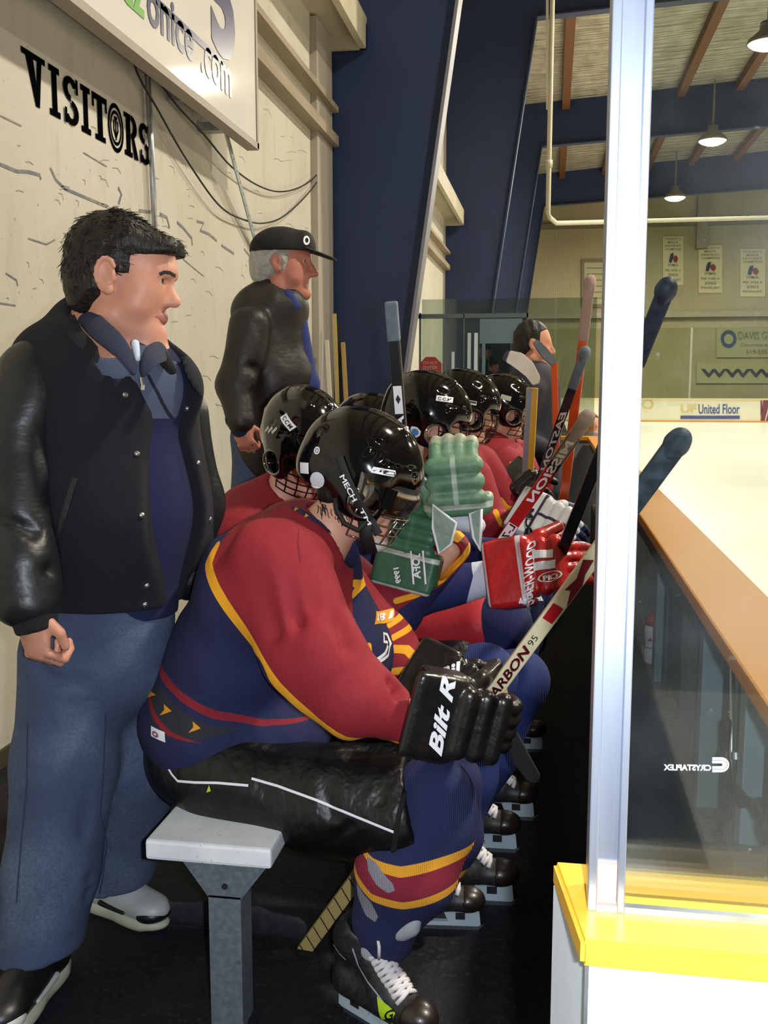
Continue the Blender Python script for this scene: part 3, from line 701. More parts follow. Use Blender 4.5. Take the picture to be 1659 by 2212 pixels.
# ---------------------------------------------------------------- glass partition closing the far end of the bench box
PYp = 9.7
pt = thing('glass_partition', 'steel framed glass partition with a door at the far end of the bench', 'partition', (-.6, PYp, 0))
mfr = mat('grey_green_frame', '5f6a68', .45, .5); mpane = glass_mat('partition_glass', 'd8e2da', .05, 1.5, .07)
def pbox(name, x0, y0, x1, y1, m, th=.04, Y=PYp, par=pt):
    a = un(x0, y1, Y=Y); b = un(x1, y0, Y=Y); return MB().box((a[0], Y, max(a[2], 0)), (b[0], Y+th, b[2])).build(name, m, par)
pbox('top_rail', 903, 676, 1142, 688, mfr, .06); pbox('frame_post', 903, 676, 909, 1200, mfr, .06); pbox('frame_post', 953, 688, 962, 1200, mfr, .06)
pbox('frame_post', 996, 676, 1003, 1200, mfr, .06); pbox('frame_post', 1128, 676, 1141, 1200, mfr, .06)
pbox('pane', 909, 642, 1290, 1200, mpane, .012, PYp+.03)
pbox('pole', 1005, 719, 1017, 1200, mat('white_pole', 'b9c3c8', .3, .3), .05, PYp-.06); pbox('pole', 1019, 719, 1032, 1200, mat('white_pole_b', 'c7d0d4', .3, .3), .05, PYp-.06)
d_ = thing('door', None, None); d_.parent = pt; d_.matrix_parent_inverse = PINV(pt); mdoor = mat('pale_blue_door', '5d7680', .5)
pbox('door_panel', 1036, 688, 1128, 742, mdoor, .05, PYp, d_); pbox('door_panel', 1036, 742, 1048, 1200, mdoor, .05, PYp, d_); pbox('door_panel', 1102, 742, 1128, 1200, mdoor, .05, PYp, d_); pbox('door_panel', 1048, 830, 1102, 1200, mdoor, .05, PYp, d_)
pbox('door_window', 1048, 742, 1102, 830, glass_mat('door_glass', '8fa59a', .05, 2, .1), .01, PYp+.02, d_)
pbox('shiny_strip', 975, 760, 982, 830, mat('strip', 'd5dde0', .2, .6), .01, PYp-.03)
eb = thing('box_end_boards', 'orange capped grey boards closing the box beside the far glass partition', 'boards', (.2, 9.4, 0))
MB().box((.02, 9.34, .965), (.46, 9.5, 1.0), .005).build('cap', mcap, eb); MB().box((.03, 9.37, 0), (.45, 9.45, .965)).build('panel', mat('grey_panel', '6a6e76', .5), eb)
# octagonal red sign on the partition
c = un(930, 795, Y=PYp-.02); r = .115
sgn = thing('octagon_sign', 'small red octagonal warning sign on the glass partition', 'sign', tuple(c))
MB().prism([(c[0]+r*math.cos(math.radians(22.5+45*i)), c[1], c[2]+r*math.sin(math.radians(22.5+45*i))) for i in range(8)], (0, -.01, 0)).build('plate', mat('sign_red', '9c2f2b', .5), sgn)
for k, s in enumerate(('DO NOT', 'ENTER', 'WHILE OPEN')):
    w = .14 if k < 2 else .18
    flat_mark('lettering', text_geo(s, .02), (c[0]-w/2, c[1]-.013, c[2]+.035-k*.045), (w, 0, 0), (0, 0, .03), mat('sign_pink', 'c98a82', .6), sgn)
# ---------------------------------------------------------------- the bench
bn = thing('players_bench', 'long white plastic topped bench on galvanised steel pedestals', 'bench', (-.73, 2.1, 0))
mseat = mat('white_bench_plastic', 'eef3f6', .4, noise=[(7, 'b3bcc4', .4), (120, '6f767c', .6, (1, 1, 1), (.68, .72))], bump=[(60, .08, .003)])
mgal = mat('galvanised_steel', '7e8a96', .42, .55, noise=[(70, 'a4b0bb', .5), (30, '4b545e', .5, (1, 1, 1), (.66, .72))], bump=[(80, .1, .002)])
sm_ = MB().box((-.885, 2.02, .425), (-.59, 7.6, .472), .008); sm_.build('seat', mseat, bn)
MB().tube((-.79, 2.18, .471), (-.79, 2.18, .4735), .012, n=20).build('bolt', mdark, bn)
for y in (2.06, 4.0, 5.9):
    L_ = MB(); L_.prism([(-.825, y, .425), (-.600, y, .425), (-.675, y, .325), (-.752, y, .325)], (0, .014, 0))
    L_.prism([(-.752, y, .33), (-.675, y, .33), (-.675, y, 0), (-.752, y, 0)], (0, .08, 0)); L_.prism([(-.825, y, .425), (-.600, y, .425), (-.600, y, .413), (-.825, y, .413)], (0, .1, 0))
    lg_ = L_.build('pedestal', mgal, bn)
    if y < 3: MB().tube((-.712, y-.004, .355), (-.712, y+.001, .355), .007, n=12).build('bolt', mdark, lg_)
# ================================================================ shared modelling for people and gear
class Fr:      # local frame: x forward, y left, z up
    def __init__(s, o, R=None, k=1.0): s.o = A(o); s.R = np.eye(3) if R is None else np.array(R); s.k = k
    def p(s, x, y, z): return s.o + s.R @ (np.array([x, y, z])*s.k)
    def cap(s, a, b, ra, rb=None, ky=1.0, n=(0, 1, 0)): return cap(s.p(*a), s.p(*b), ra*s.k, (ra if rb is None else rb)*s.k, ky, s.R @ np.array(n, float))
    def ell(s, c, r, rot=None): return ell(s.p(*c), np.array(r)*s.k, s.R if rot is None else s.R @ rot)
    def box(s, c, h, r=.005, rot=None): return rbox(s.p(*c), np.array(h)*s.k, r*s.k, s.R if rot is None else s.R @ rot)
    def half(s, c, n): return half(s.p(*c), s.R @ np.array(n, float))
    def mat(s): m = Matrix([list(map(float, r)) for r in s.R]).to_4x4(); m.translation = Vector(list(map(float, s.o))); return m
def put(o, fr, parent):    # place a locally modelled mesh in a frame, under parent
    o.location = [float(v) for v in fr.o]; o.rotation_euler = Matrix([list(map(float, r)) for r in fr.R]).to_euler(); o.scale = (fr.k,)*3
    if parent is not None: o.parent = parent; o.matrix_parent_inverse = PINV(parent)
def dup(o, fr=None, parent=None, pal=None):     # copy of a locally modelled object with its children
    def cp(x, par):
        c = x.copy(); col.objects.link(c)
        if par is not None: c.parent = par; c.matrix_parent_inverse = x.matrix_parent_inverse.copy()
        for ch in list(x.children): cp(ch, c)
        return c
    c = cp(o, None); c.parent = None
    if fr is not None: put(c, fr, parent)
    return c
mskin = mat('skin', 'c98f76', .5, noise=(14, 'b97a66', .4), bump=[(160, .12, .001)], spec=.4)
mskin_pale = mat('pale_skin', 'd6a389', .5, noise=(12, 'c78d78', .5), spec=.4)
mskin_red = mat('ruddy_skin', 'bd7a66', .5, noise=(20, 'a86252', .5), spec=.4)
meye = mat('eye_white', 'cfcbc4', .2); miris = mat('iris', '2d231c', .2); mlip = mat('lip', 'a45f57', .4)
mhair = mat('dark_brown_hair', '120f0c', .5, noise=(60, '2a221b', .7, (1, 1, 4)), bump=[(110, .9, .006, 'noise', (1, 1, .25))], spec=.35)
mgrey = mat('white_hair', 'b3b1a8', .6, noise=(40, '85837a', .6), bump=[(90, .9, .006)])
def head_prims(f, ears=True, nose=1.0, jaw=1.0, neck=True, neck_to=None, fat=0.0, brow=0.0):
    P = [(f.ell((.0725, s*.032, .002), (.0165, .0175, .0145)), .012) for s in (1, -1)][:0]+[f.ell((-.012, 0, .028), (.098, .077, .092)), f.ell((.030, 0, -.030), (.060+fat, .060+fat, .082)), f.cap((.0, .035, -.075), (.062, .012, -.1), .032*jaw, .024*jaw), f.cap((.0, -.035, -.075), (.062, -.012, -.1), .032*jaw, .024*jaw),
         f.cap((.05, .035, -.02), (.045, .04, -.05), .026+fat), f.cap((.05, -.035, -.02), (.045, -.04, -.05), .026+fat)]
    P += [(f.ell((.078, 0, -.103), (.020, .022, .018)), .025), (f.cap((.072, -.03, .022), (.072, .03, .022), .017), .02), (f.cap((.086, 0, .012), (.112*nose, 0, -.033), .007, .0105), .016), (f.ell((.106*nose, 0, -.036), (.013, .012, .010)), .01),
          (f.ell((.094, .011, -.04), (.010, .007, .008)), .008), (f.ell((.094, -.011, -.04), (.010, .007, .008)), .008), (f.cap((.084, -.016, -.062), (.084, .016, -.062), .0065), .008), (f.cap((.082, -.014, -.074), (.082, .014, -.074), .0075), .008)]
    if brow: P += [(f.ell((.022+brow, 0, .045), (.064, .064, .055)), .03), (f.cap((.069+brow, -.028, .022), (.069+brow, .028, .022), .018), .02), (f.ell((.045+brow*.8, .03, -.01), (.03, .03, .035)), .03), (f.ell((.045+brow*.8, -.03, -.01), (.03, .03, .035)), .03)]
    if ears:
        for s in (1, -1):
            P += [(f.ell((-.008, s*.080, -.002), (.021, .007, .032)), .006), (f.cap((-.006, s*.074, -.032), (0, s*.076, -.028), .009), .006), (f.cap((-.026, s*.083, -.006), (-.018, s*.084, .022), .0045), .003), (f.cap((-.018, s*.084, .022), (.004, s*.083, .022), .0045), .003)]
    if neck: P += [(f.cap((-.03, 0, -.06), neck_to if neck_to else (-.06, 0, -.17), .055, .062), .04)]
    return P
def head_subs(f, dx=0.0):
    S = [f.ell((.0905+dx, s*.033, .0025), (.016, .0145, .0060)) for s in (1, -1)]+[f.ell((.098+dx, s*.030, -.008), (.014, .014, .008)) for s in (1, -1)] + [f.cap((.095, -.02, -.0685), (.095, .02, -.0685), .0022)]
    S += [f.ell((-.004, s*.088, -.004), (.010, .007, .017)) for s in (1, -1)]+[f.cap((.094, 0, -.0685), (.072, s*.030, -.0665), .0022) for s in (1, -1)]
    return S
def eyes(f, par, dx=0.0):
    for s in (1, -1):
        e = bpy.data.objects.new('eye', bpy.data.meshes.new('eye')); bm = bmesh.new(); bmesh.ops.create_uvsphere(bm, u_segments=16, v_segments=10, radius=.0125)
        for v in bm.verts: v.co = Vector((v.co.z, v.co.x, v.co.y))
        for fc in bm.faces: fc.material_index = 1 if fc.calc_center_median().x > .0105 else 0
        bm.to_mesh(e.data); bm.free(); e.data.materials.append(meye); e.data.materials.append(miris); e.data.polygons.foreach_set('use_smooth', [True]*len(e.data.polygons)); col.objects.link(e)
        put(e, Fr(f.p(.0705+dx, s*.0315, .0025), f.R, f.k), par)
# ---- helmet, modelled once in local coordinates
mhelm = mat('gloss_black_shell', '080708', .1, spec=.42, coat=.25); mpad = mat('cream_padding', 'cfc7a6', .7); mstrap = mat('black_strap', '111114', .7)
mwire = mat('black_cage_wire', '101012', .3, .5); mvis = glass_mat('clear_visor', 'cfc8c0', .04, 8, .22, .03, .9); mstick = mat('white_sticker', 'e8ebee', .5); mchrome = mat('chrome', 'd0d2d4', .12, 1.0)
mclear = glass_mat('clear_ear_guard', 'c8ccd0', .1, 8, .35, .05, .9)
def helmet_mesh(name, k=1.0, smooth_top=False):
    f = Fr((0, 0, 0))
    P = [f.ell((0, 0, .018), (.150, .118, .122)), f.ell((-.055, 0, -.03), (.097, .106, .085)), (f.ell((.02, 0, .005), (.136, .113, .085)), .03)]
    P += [(f.ell((.044, s*.088, -.055), (.070, .030, .066)), .03) for s in (1, -1)]
    if not smooth_top:
        P += [(f.cap((-.07, s*.03, .106), (.07, s*.03, .116), .011), .010) for s in (1, -1)] + [(f.cap((-.09, s*.082, .035), (.06, s*.1, .05), .011), .012) for s in (1, -1)]
        P += [(f.cap((.02, s*.112, -.005), (.14, s*.04, .005), .010), .006) for s in (1, -1)] + [(f.cap((.05, s*.085, .058), (.128, s*.03, .05), .009), .005) for s in (1, -1)]
    S = [f.ell((-.005, 0, .0), (.137, .104, .108)), f.ell((-.02, 0, -.06), (.115, .095, .09)), f.box((.192, 0, -.11), (.09, .16, .1), .02), f.box((0, 0, -.175), (.2, .2, .06), .02)]
    S += [f.ell((.058, s*.112, -.064), (.034, .045, .034)) for s in (1, -1)]
    S += [f.cap((.07, s*.108, .004+.016*i), (.14, s*.05, .018+.014*i), .0028) for i in range(3) for s in (1, -1)]
    S += [f.cap((.02+.026*i, s*.125, .036), (.03+.026*i, s*.112, .052), .0045) for i in range(3) for s in (1, -1)]
    if not smooth_top: S += [f.cap((-.11+.0*i, s*.075, .05), (.06, s*.095, .085), .004) for i in range(1) for s in (1, -1)] + [f.cap((-.04, s*.118, -.01), (-.10, s*.10, .0), .004) for s in (1, -1)]
    o = iso(name, P, .0045, mhelm, k=.02, sub=S, ks=.006, relax=2)
    return o
HELM = helmet_mesh('helmet')
def cage_mesh(parent, m=mwire):
    mb = MB()
    def pt(u, v):   # u across -1..1, v down 0..1
        a = u*1.25; r = .150-.012*v; return (-.0+r*math.cos(a)+.02*math.sin(math.pi*v), .118*math.sin(a)*(1-.25*v), -.0-.15*v)
    for v in np.linspace(0, 1, 7): mb.path([pt(u, v) for u in np.linspace(-1, 1, 17)], .0021, 6)
    for u in np.linspace(-1, 1, 9): mb.path([pt(u, v) for v in np.linspace(0, 1, 9)], .0021, 6)
    return mb.build('face_cage', m, parent, smooth=True)
def visor_mesh(parent):
    vs = []; fs = []; nu, nv = 28, 10
    for j in range(nv+1):
        v = j/nv
        for i in range(nu+1):
            u = -1+2*i/nu; a = u*1.35; r = .160+.018*math.sin(math.pi*min(v*1.1, 1)); vs.append((r*math.cos(a)-.008, (.128)*math.sin(a), .004-.085*v))
    for j in range(nv):
        for i in range(nu): k = j*(nu+1)+i; fs.append((k, k+1, k+nu+2, k+nu+1))
    o = mesh_obj('visor', vs, fs, mvis, parent, True); md = o.modifiers.new('s', 'SOLIDIFY'); md.thickness = .0025; return o
def lowcage_mesh(parent):
    mb = MB()
    def pt(u, v):
        a = u*1.25; r = .165-.02*v; return (r*math.cos(a)-.005, .122*math.sin(a)*(1-.3*v), -.082-.075*v)
    for v in np.linspace(0, 1, 4): mb.path([pt(u, v) for u in np.linspace(-1, 1, 17)], .0026, 6)
    for u in np.linspace(-1, 1, 8): mb.path([pt(u, v) for v in np.linspace(0, 1, 5)], .0026, 6)
    return mb.build('chin_cage', mchrome, parent, smooth=True)
def helmet_fit(h, style, ear=True):
    """adds the sub-parts that hang on a helmet (built in its local space)"""
    if style == 'cage': cage_mesh(h)
    if style in ('visor', 'combo'): visor_mesh(h)
    if style == 'combo': lowcage_mesh(h)
    MB().box((-.09, -.09, -.02), (.10, -.0, .0)).build if False else None
    iso('padding', [cap((.07, -.075, .005), (.115, 0, .012), .011), cap((.115, 0, .012), (.07, .075, .005), .011), cap((.07, -.075, .005), (.03, -.088, -.03), .012), cap((.07, .075, .005), (.03, .088, -.03), .012)], .005, mpad, h)
    for s in ((-1, 1) if ear else ()):
        mb = MB(); mb.path([(.058+.036*math.cos(t), s*(.112-.012*math.cos(t)), -.064+.036*math.sin(t)) for t in np.linspace(0, 2*math.pi, 24, endpoint=False)], .0045, 8, closed=True, upv=(0, 1, 0)); mb.build('ear_guard', mclear, h, smooth=True)
# every locally built child of a helmet is parented while the helmet still sits at the origin
def new_helmet(parent, fr, style, ear=True):
    h = HELM.copy(); h.data = HELM.data; h.name = 'helmet'; col.objects.link(h)
    helmet_fit(h, style, ear); put(h, fr, parent); return h
def ldecal(h, fr, name, geo, c, ux, uy, w, hh, m, side=-1):
    """sticker on a locally modelled helmet: centre c (local x, z) on side y<0 or >0"""
    T = bvh(h if h.data != HELM.data else HELM); v, f = geo
    bm = bmesh.new(); vs = [bm.verts.new((a*w, b*hh, 0)) for a, b in v]
    for q in f:
        try: bm.faces.new([vs[i] for i in q])
        except ValueError: pass
    bmesh.ops.triangulate(bm, faces=bm.faces)
    for _ in range(2):
        es = [e for e in bm.edges if e.calc_length() > .01]
        if es: bmesh.ops.subdivide_edges(bm, edges=es, cuts=1); bmesh.ops.triangulate(bm, faces=bm.faces)
    ux = Vector((ux[0], 0, ux[1])).normalized(); uy = Vector((uy[0], 0, uy[1])).normalized()
    for q in bm.verts:
        w0 = Vector((c[0], side*.3, c[1])) + ux*(q.co.x-w/2) + uy*(q.co.y-hh/2)
        hp, n, i, d = T.ray_cast(w0, Vector((0, -side, 0)), .4)
        q.co = (hp+Vector((0, side*.0012, 0))+n*.0006) if hp else Vector((w0.x, side*.1, w0.z))
    me = bpy.data.meshes.new(name); bm.to_mesh(me); bm.free(); me.materials.append(m)
    o = bpy.data.objects.new(name, me); col.objects.link(o); o.parent = h; return o
def sticker_ccm(h, fr, c=(.05, .062), ang=12, s='CCM', w=.056):
    a = math.radians(ang); ux = (math.cos(a), -math.sin(a)); uy = (math.sin(a), math.cos(a))
    g = ldecal(h, fr, 'sticker', SQ, c, ux, uy, w, .018, mstick)
    t = ldecal(h, fr, 'sticker_lettering', text_geo(s, .03, space=1.3), c, ux, uy, w*.8, .010, mblk)
    for v in t.data.vertices: v.co.y -= .0006
    return g
# ---- glove, local: origin wrist, x to the fingers, z back of the hand, y thumb side
def glove_mesh(name, m, curl=60, spread=.0, cuffl=1.0, h=.005, hw=1.0, thumb=(.02, .09, -.02)):
    f = Fr((0, 0, 0)); P = []
    P += [f.box((.008-.05*cuffl, 0, .014), (.05*cuffl, .078*hw, .012), .012), f.box((.012-.042*cuffl, -.066*hw, -.012), (.042*cuffl, .014, .030), .01), f.box((.012-.042*cuffl, .066*hw, -.012), (.042*cuffl, .014, .030), .01)]
    P += [(f.ell((.045, 0, .0), (.06, .052, .03)), .015)]
    for i, x in enumerate((.012, .045, .078)): P += [(f.cap((x, -.050*hw, .022), (x, .050*hw, .022), .0175), .004)]
    tips = []
    for i, y in enumerate((.036, .012, -.012, -.036)):
        L = (.036, .040, .037, .030)[i]; a = math.radians(8); p = np.array([.095, y*(1+spread), .008]); r = .0135
        for sgm in range(3):
            a += math.radians(curl*(.45, .38, .3)[sgm]); q = p+np.array([L*math.cos(a), y*spread*.3, -L*math.sin(a)])
            P += [(f.cap(p, q, r, r*.95), .003), (f.ell((p+q)/2+np.array([math.sin(a)*.005, 0, math.cos(a)*.005]), (L*.42, .0125, .0125), rotm(0, math.degrees(a), 0)), .003)]
            p = q; L *= .78
    P += [(f.cap((.005, .045, -.005), (.04, .075, -.012), .019, .017), .01), (f.cap((.04, .075, -.012), (.04+thumb[0]*2, .075+thumb[1]*.25, -.012+thumb[2]*2), .0165, .014), .006)]
    o = iso(name, P, h, m, k=.008, relax=1)
    v = verts_of(o); set_attr(o, 'palm', np.minimum(-(v[:, 2]-(-.006)+np.where(v[:, 0] > .09, -.0, 0)), v[:, 0]-.0))
    set_attr(o, 'cuffedge', np.maximum(-.084-v[:, 0], np.minimum(.006-np.abs(v[:, 0]+.004), v[:, 2]-.0)))
    set_attr(o, 'seam', np.minimum(.005-np.abs(v[:, 1]), np.minimum(v[:, 0]-.0, .1-v[:, 0])))
    return o
# ---- skate, local: x to the toe, origin on the ground under the middle of the blade
mboot = mat('black_skate_boot', '1b1a1c', .5, noise=(90, '3a3a3e', .5), bump=[(140, .2, .001)]); mhold = mat('pale_blade_holder', 'b9cad3', .35, noise=(9, '93a5ad', .4)); mlace = mat('white_lace', 'd5d1d3', .8, bump=[(200, .4, .001)])
mtoe = mat('brown_black_toe_cap', '221a16', .35, coat=.2); mtong = mat('grey_felt_tongue', '9aa0a6', .8); mblade = mat('steel_blade', 'a9b3ba', .2, .9)
def skate_mesh(detail):
    f = Fr((0, 0, 0)); h = .005 if detail else .007
    P = [f.ell((-.01, 0, .085), (.135, .040, .028)), f.cap((-.095, 0, .10), (-.10, 0, .19), .036, .038, 1.0), f.cap((-.085, 0, .10), (.02, 0, .10), .038, .036), (f.cap((-.07, 0, .2), (.02, 0, .115), .04, .035), .03), (f.ell((.09, 0, .088), (.05, .041, .034)), .02), (f.cap((-.075, 0, .19), (-.07, 0, .215), .046, .046), .02)]
    o = iso('skate', P, h, mboot, k=.03, sub=[f.cap((-.06, 0, .2), (-.055, 0, .28), .034, .036), f.half((0, 0, .068), (0, 0, 1)) if False else f.box((0, 0, .04), (.2, .1, .022), .003)], ks=.01, relax=2)
    tc_ = iso('toe_cap', [f.ell((.092, 0, .088), (.052, .043, .036))], h, mtoe, o, inter=[lambda p: .078-p[:, 0], lambda p: .062-p[:, 2]])
    bh = MB()
    for sx in (-1, 1):
        bh.prism([(sx*.075-.05, -.012, .066), (sx*.075+.05, -.012, .066), (sx*.075+(.03 if sx < 0 else .055), -.009, .018), (sx*.075-(.055 if sx < 0 else .03), -.009, .018)], (0, .022, 0))
    bh.box((-.125, -.007, .014), (.125, .007, .026)); bh.box((-.125, -.022, .060), (.125, .022, .068), .003)
    hd = bh.build('blade_holder', mhold, o)
    MB().prism([(-.135, -.0015, .014), (.135, -.0015, .014), (.142, -.0015, .02), (.125, -.0015, 0), (-.12, -.0015, 0)], (0, .003, 0)).build('blade', mblade, hd)
    for sx in (-1, 1): MB().box((sx*.075-.014, -.0135, .036), (sx*.075+.012, -.0125, .056)).build('holder_slot', mdark, hd)
    T = MB(); n = 10 if detail else 7; TT = bvh(o); nd = Vector((.70, 0, .72))
    def lp(x, y, z, lift):
        p0 = Vector((x, y, z))+nd*.12; hh, nn, ii, dd = TT.ray_cast(p0, -nd, .3); return (hh if hh else Vector((x, y, z)))+nd*lift
    for i in range(n):
        t = i/(n-1); x = -.030+.075*t; z = .205-.085*t; w = .029
        for s in (1, -1):
            T.path([lp(x+.012*q_, s*w*(1-2*q_), z-.012*q_, (.001, .005, .007, .005, .001)[int(q_*4)]) for q_ in (0, .25, .5, .75, 1)],   .0052 if detail else .0062, 6)
    T.build('laces', mlace, o, smooth=True)
    iso('tongue', [cap((-.03, 0, .19), (.0, 0, .255), .024, .022, 1.4), cap((-.03, 0, .19), (.05, 0, .11), .02, .018, 1.3)], .006, mtong, o, k=.02)
    if detail:
        for k_ in range(2): T2 = MB(); T2.path([(-.02, 0, .215), (.0, (-1)**k_*.02, .235), (.02, (-1)**k_*.035, .225), (.015, (-1)**k_*.03, .195), (-.01, 0, .205)], .0035, 6); T2.build('lace_bow', mlace, o, smooth=True)
    return o
def place_skate(src, parent, toe, heel, lift=0.0, roll=0, pitch=0, k=1.0):
    """toe, heel: world points near the floor"""
    toe, heel = np.array(toe), np.array(heel); d = toe-heel; yaw = math.degrees(math.atan2(d[1], d[0])); c = (toe+heel)/2
    c = np.array([c[0], c[1], lift]); return dup(src, Fr(c, rotm(roll, pitch, yaw), k), parent)
def surf_line(name, tgt, pts, w, m, parent, off=.0015, step=8):
    P = []
    for a, b in zip(pts, pts[1:]):
        n = max(1, int(math.hypot(b[0]-a[0], b[1]-a[1])/step))
        for i in range(n): t = i/n; P.append((a[0]+(b[0]-a[0])*t, a[1]+(b[1]-a[1])*t))
    P.append(pts[-1]); H_ = [h for h in (hit(tgt, *p) for p in P) if h[0]]
    if len(H_) < 2: print('LINE MISS', name); return None
    vs = []; fs = []
    for i, (c, n) in enumerate(H_):
        t = (H_[min(i+1, len(H_)-1)][0]-H_[max(i-1, 0)][0]).normalized(); s = n.cross(t).normalized()*w/2
        vs += [c+s+n*off, c+n*(off+w*.15), c-s+n*off]
        if i: k = len(vs)-6; fs += [(k, k+1, k+4, k+3), (k+1, k+2, k+5, k+4)]
    return mesh_obj(name, vs, fs, m, parent, True)
def paint(o, name, polys, mode='poly', w=None, cond=None):
    """mask attribute from outlines in the side view; points are (px, py, Y)"""
    v = verts_of(o); P = v[:, [0, 2]]; s = np.full(len(v), -1e3)
    for pl in polys:
        q = [(lambda u: (u[0], u[2]))(un(a, b, Y=c)) for a, b, c in pl]
        s = np.maximum(s, poly_sd(P, q) if mode == 'poly' else line_sd(P, q, w))
    if cond is not None: s = np.minimum(s, cond(v))
    set_attr(o, name, s); return s
# ---- hockey stick
def stick(name_label, pts, wid=.031, thk=.022, col_='1c1c1e', layers=(), butt=None, knob=True, tape_m=None, tape_len=.16, cat='hockey stick', group=None, rough=.3, facing=(0, -1, 0), mat_=None, tape_r=1.0):
    a, b = Vector(pts[0]), Vector(pts[1])      # a = blade end, b = butt end
    t = thing('hockey_stick', name_label, cat, tuple(a), group)
    d = (b-a).normalized(); m = mat_ or mat('stick_paint', col_, rough, coat=.3)
    upv = Vector(facing); o = MB(); o.bar(a, b, wid, thk, up=tuple(upv), bev=.0035); sh = o.build('shaft', m, t)
    if tape_m:
        g = MB(); g.bar(b-d*tape_len, b+d*.004, wid*1.08*tape_r, thk*1.12*tape_r, up=tuple(upv), bev=.005)
        g.build('grip_tape', tape_m, t)
        if knob: iso('butt_knob', [cap(b-d*.02, b, .017*tape_r, .020*tape_r), cap(b, b+d*.012, .021*tape_r, .019*tape_r)], .004, tape_m, t, k=.01)
    return t, sh
def strip_on(name, sh_a, sh_b, t0, t1, geo, wid, m, parent, thk=.022, face=(0, -1, 0), hfrac=.7, flip=False, off=0.0):
    """lettering on the camera-side face of a bar running a->b between fractions t0, t1"""
    a, b = Vector(sh_a), Vector(sh_b); d = (b-a).normalized(); L = (b-a).length; up = Vector(face)
    x = up.cross(d).normalized(); y = d.cross(x).normalized()   # y ~ towards the camera
    o = a+d*L*t0+y*(thk/2+.0012+off); ux = d*L*(t1-t0); uy = x*wid*hfrac*(-1 if flip else 1)
    if flip: ux = ux
    return flat_mark(name, geo, o-uy*.5, ux, uy, m, parent)
def wcopy(o):      # world-space copy of a placed mesh, for looking up surface points
    m = PW(o); me = o.data; BV[o.name] = BVHTree.FromPolygons([m @ v.co for v in me.vertices], [p.vertices[:] for p in me.polygons]); return o
# ================================================================ player one: red and navy jersey, nearest on the bench
mjersey = mat('knit_jersey', '181e48', .8, layers=[('red', '8c1826'), ('yel', 'f0a81e'), ('band', '26262f'), ('red2', '861826'), ('yel2', 'f0a81e')], bump=[(420, .3, .0015, 'voronoi'), (9, .5, .025, 'noise', (1, 1, .5))])
mshorts = mat('black_satin_shorts', '08080b', .45, bump=[(8, .8, .04, 'noise', (1, 1, .6)), (26, .15, .008, 'noise', (.6, 1, 1)), (260, .15, .001)])
msock = mat('ribbed_sock', '1d2552', .85, layers=[('yel', 'eba52a'), ('red', '8a1f36'), ('gry', '8b8a96')], bump=[(75, .55, .004, 'X', (1, 1, .12), 1.0)])
p1 = thing('person', 'nearest seated hockey player, head bowed, red and navy jersey with yellow stripe', 'person', (-.55, 2.3, .47), 'hockey players seated on the bench')
# -- body (head, neck, trunk core, arms) : one skin mesh
HF1 = Fr(PX(778, 1003, 2.38), rotm(0, 21, 0), 1.0)
hf = Fr(HF1.p(.028, 0, -.04), HF1.R, 1.02)
b1 = iso('body', head_prims(hf, neck=False) + [(capx((765, 1070, 2.38, 50), (690, 1165, 2.38, 62)), .04), capx((690, 1165, 2.38, 66), (560, 1420, 2.38, 90), 1.2), (capx((640, 1230, 2.2, 45), (770, 1500, 2.14, 42)), .04), capx((770, 1500, 2.14, 40), (900, 1545, 2.18, 28)),
      (capx((690, 1260, 2.56, 40), (830, 1430, 2.6, 36)), .04), capx((560, 1420, 2.38, 90), (480, 1600, 2.38, 85)), (capx((480, 1665, 2.28, 55), (900, 1735, 2.2, 48)), .03), capx((480, 1665, 2.5, 55), (930, 1690, 2.52, 50)), capx((920, 1720, 2.18, 50), (835, 1960, 2.16, 34)), capx((950, 1690, 2.52, 50), (930, 1920, 2.52, 34))], .006, mskin_pale, p1, k=.02, sub=head_subs(hf), ks=.004)
eyes(hf, p1)
hair = iso('hair', [hf.ell((-.03, 0, .02), (.088, .084, .09)), (hf.ell((-.055, 0, -.045), (.05, .062, .045)), .02)], .005, mhair, p1, disp=wnoise(.003, 120, 3), inter=[hf.half((.02, 0, -.02), (1, 0, -.35))])
st_ = MB(); rs = random.Random(5)
for k in range(26):
    x = rs.uniform(675, 760); y = 1080+rs.uniform(-8, 12)+(x-675)*.32; h_, n_ = hit(b1, x, y)
    if h_:
        q = [h_+n_*.003]; dx, dy = rs.uniform(-6, 9), rs.uniform(10, 26)
        for i in range(1, 5):
            hh, nn = hit(b1, x+dx*i/4+rs.uniform(-2, 2), y+dy*i/4)
            if hh: q.append(hh+nn*.0025)
        if len(q) > 2: st_.path(q, .0011, 5)
st_.build('hair_strand', mhair, hair, smooth=True)
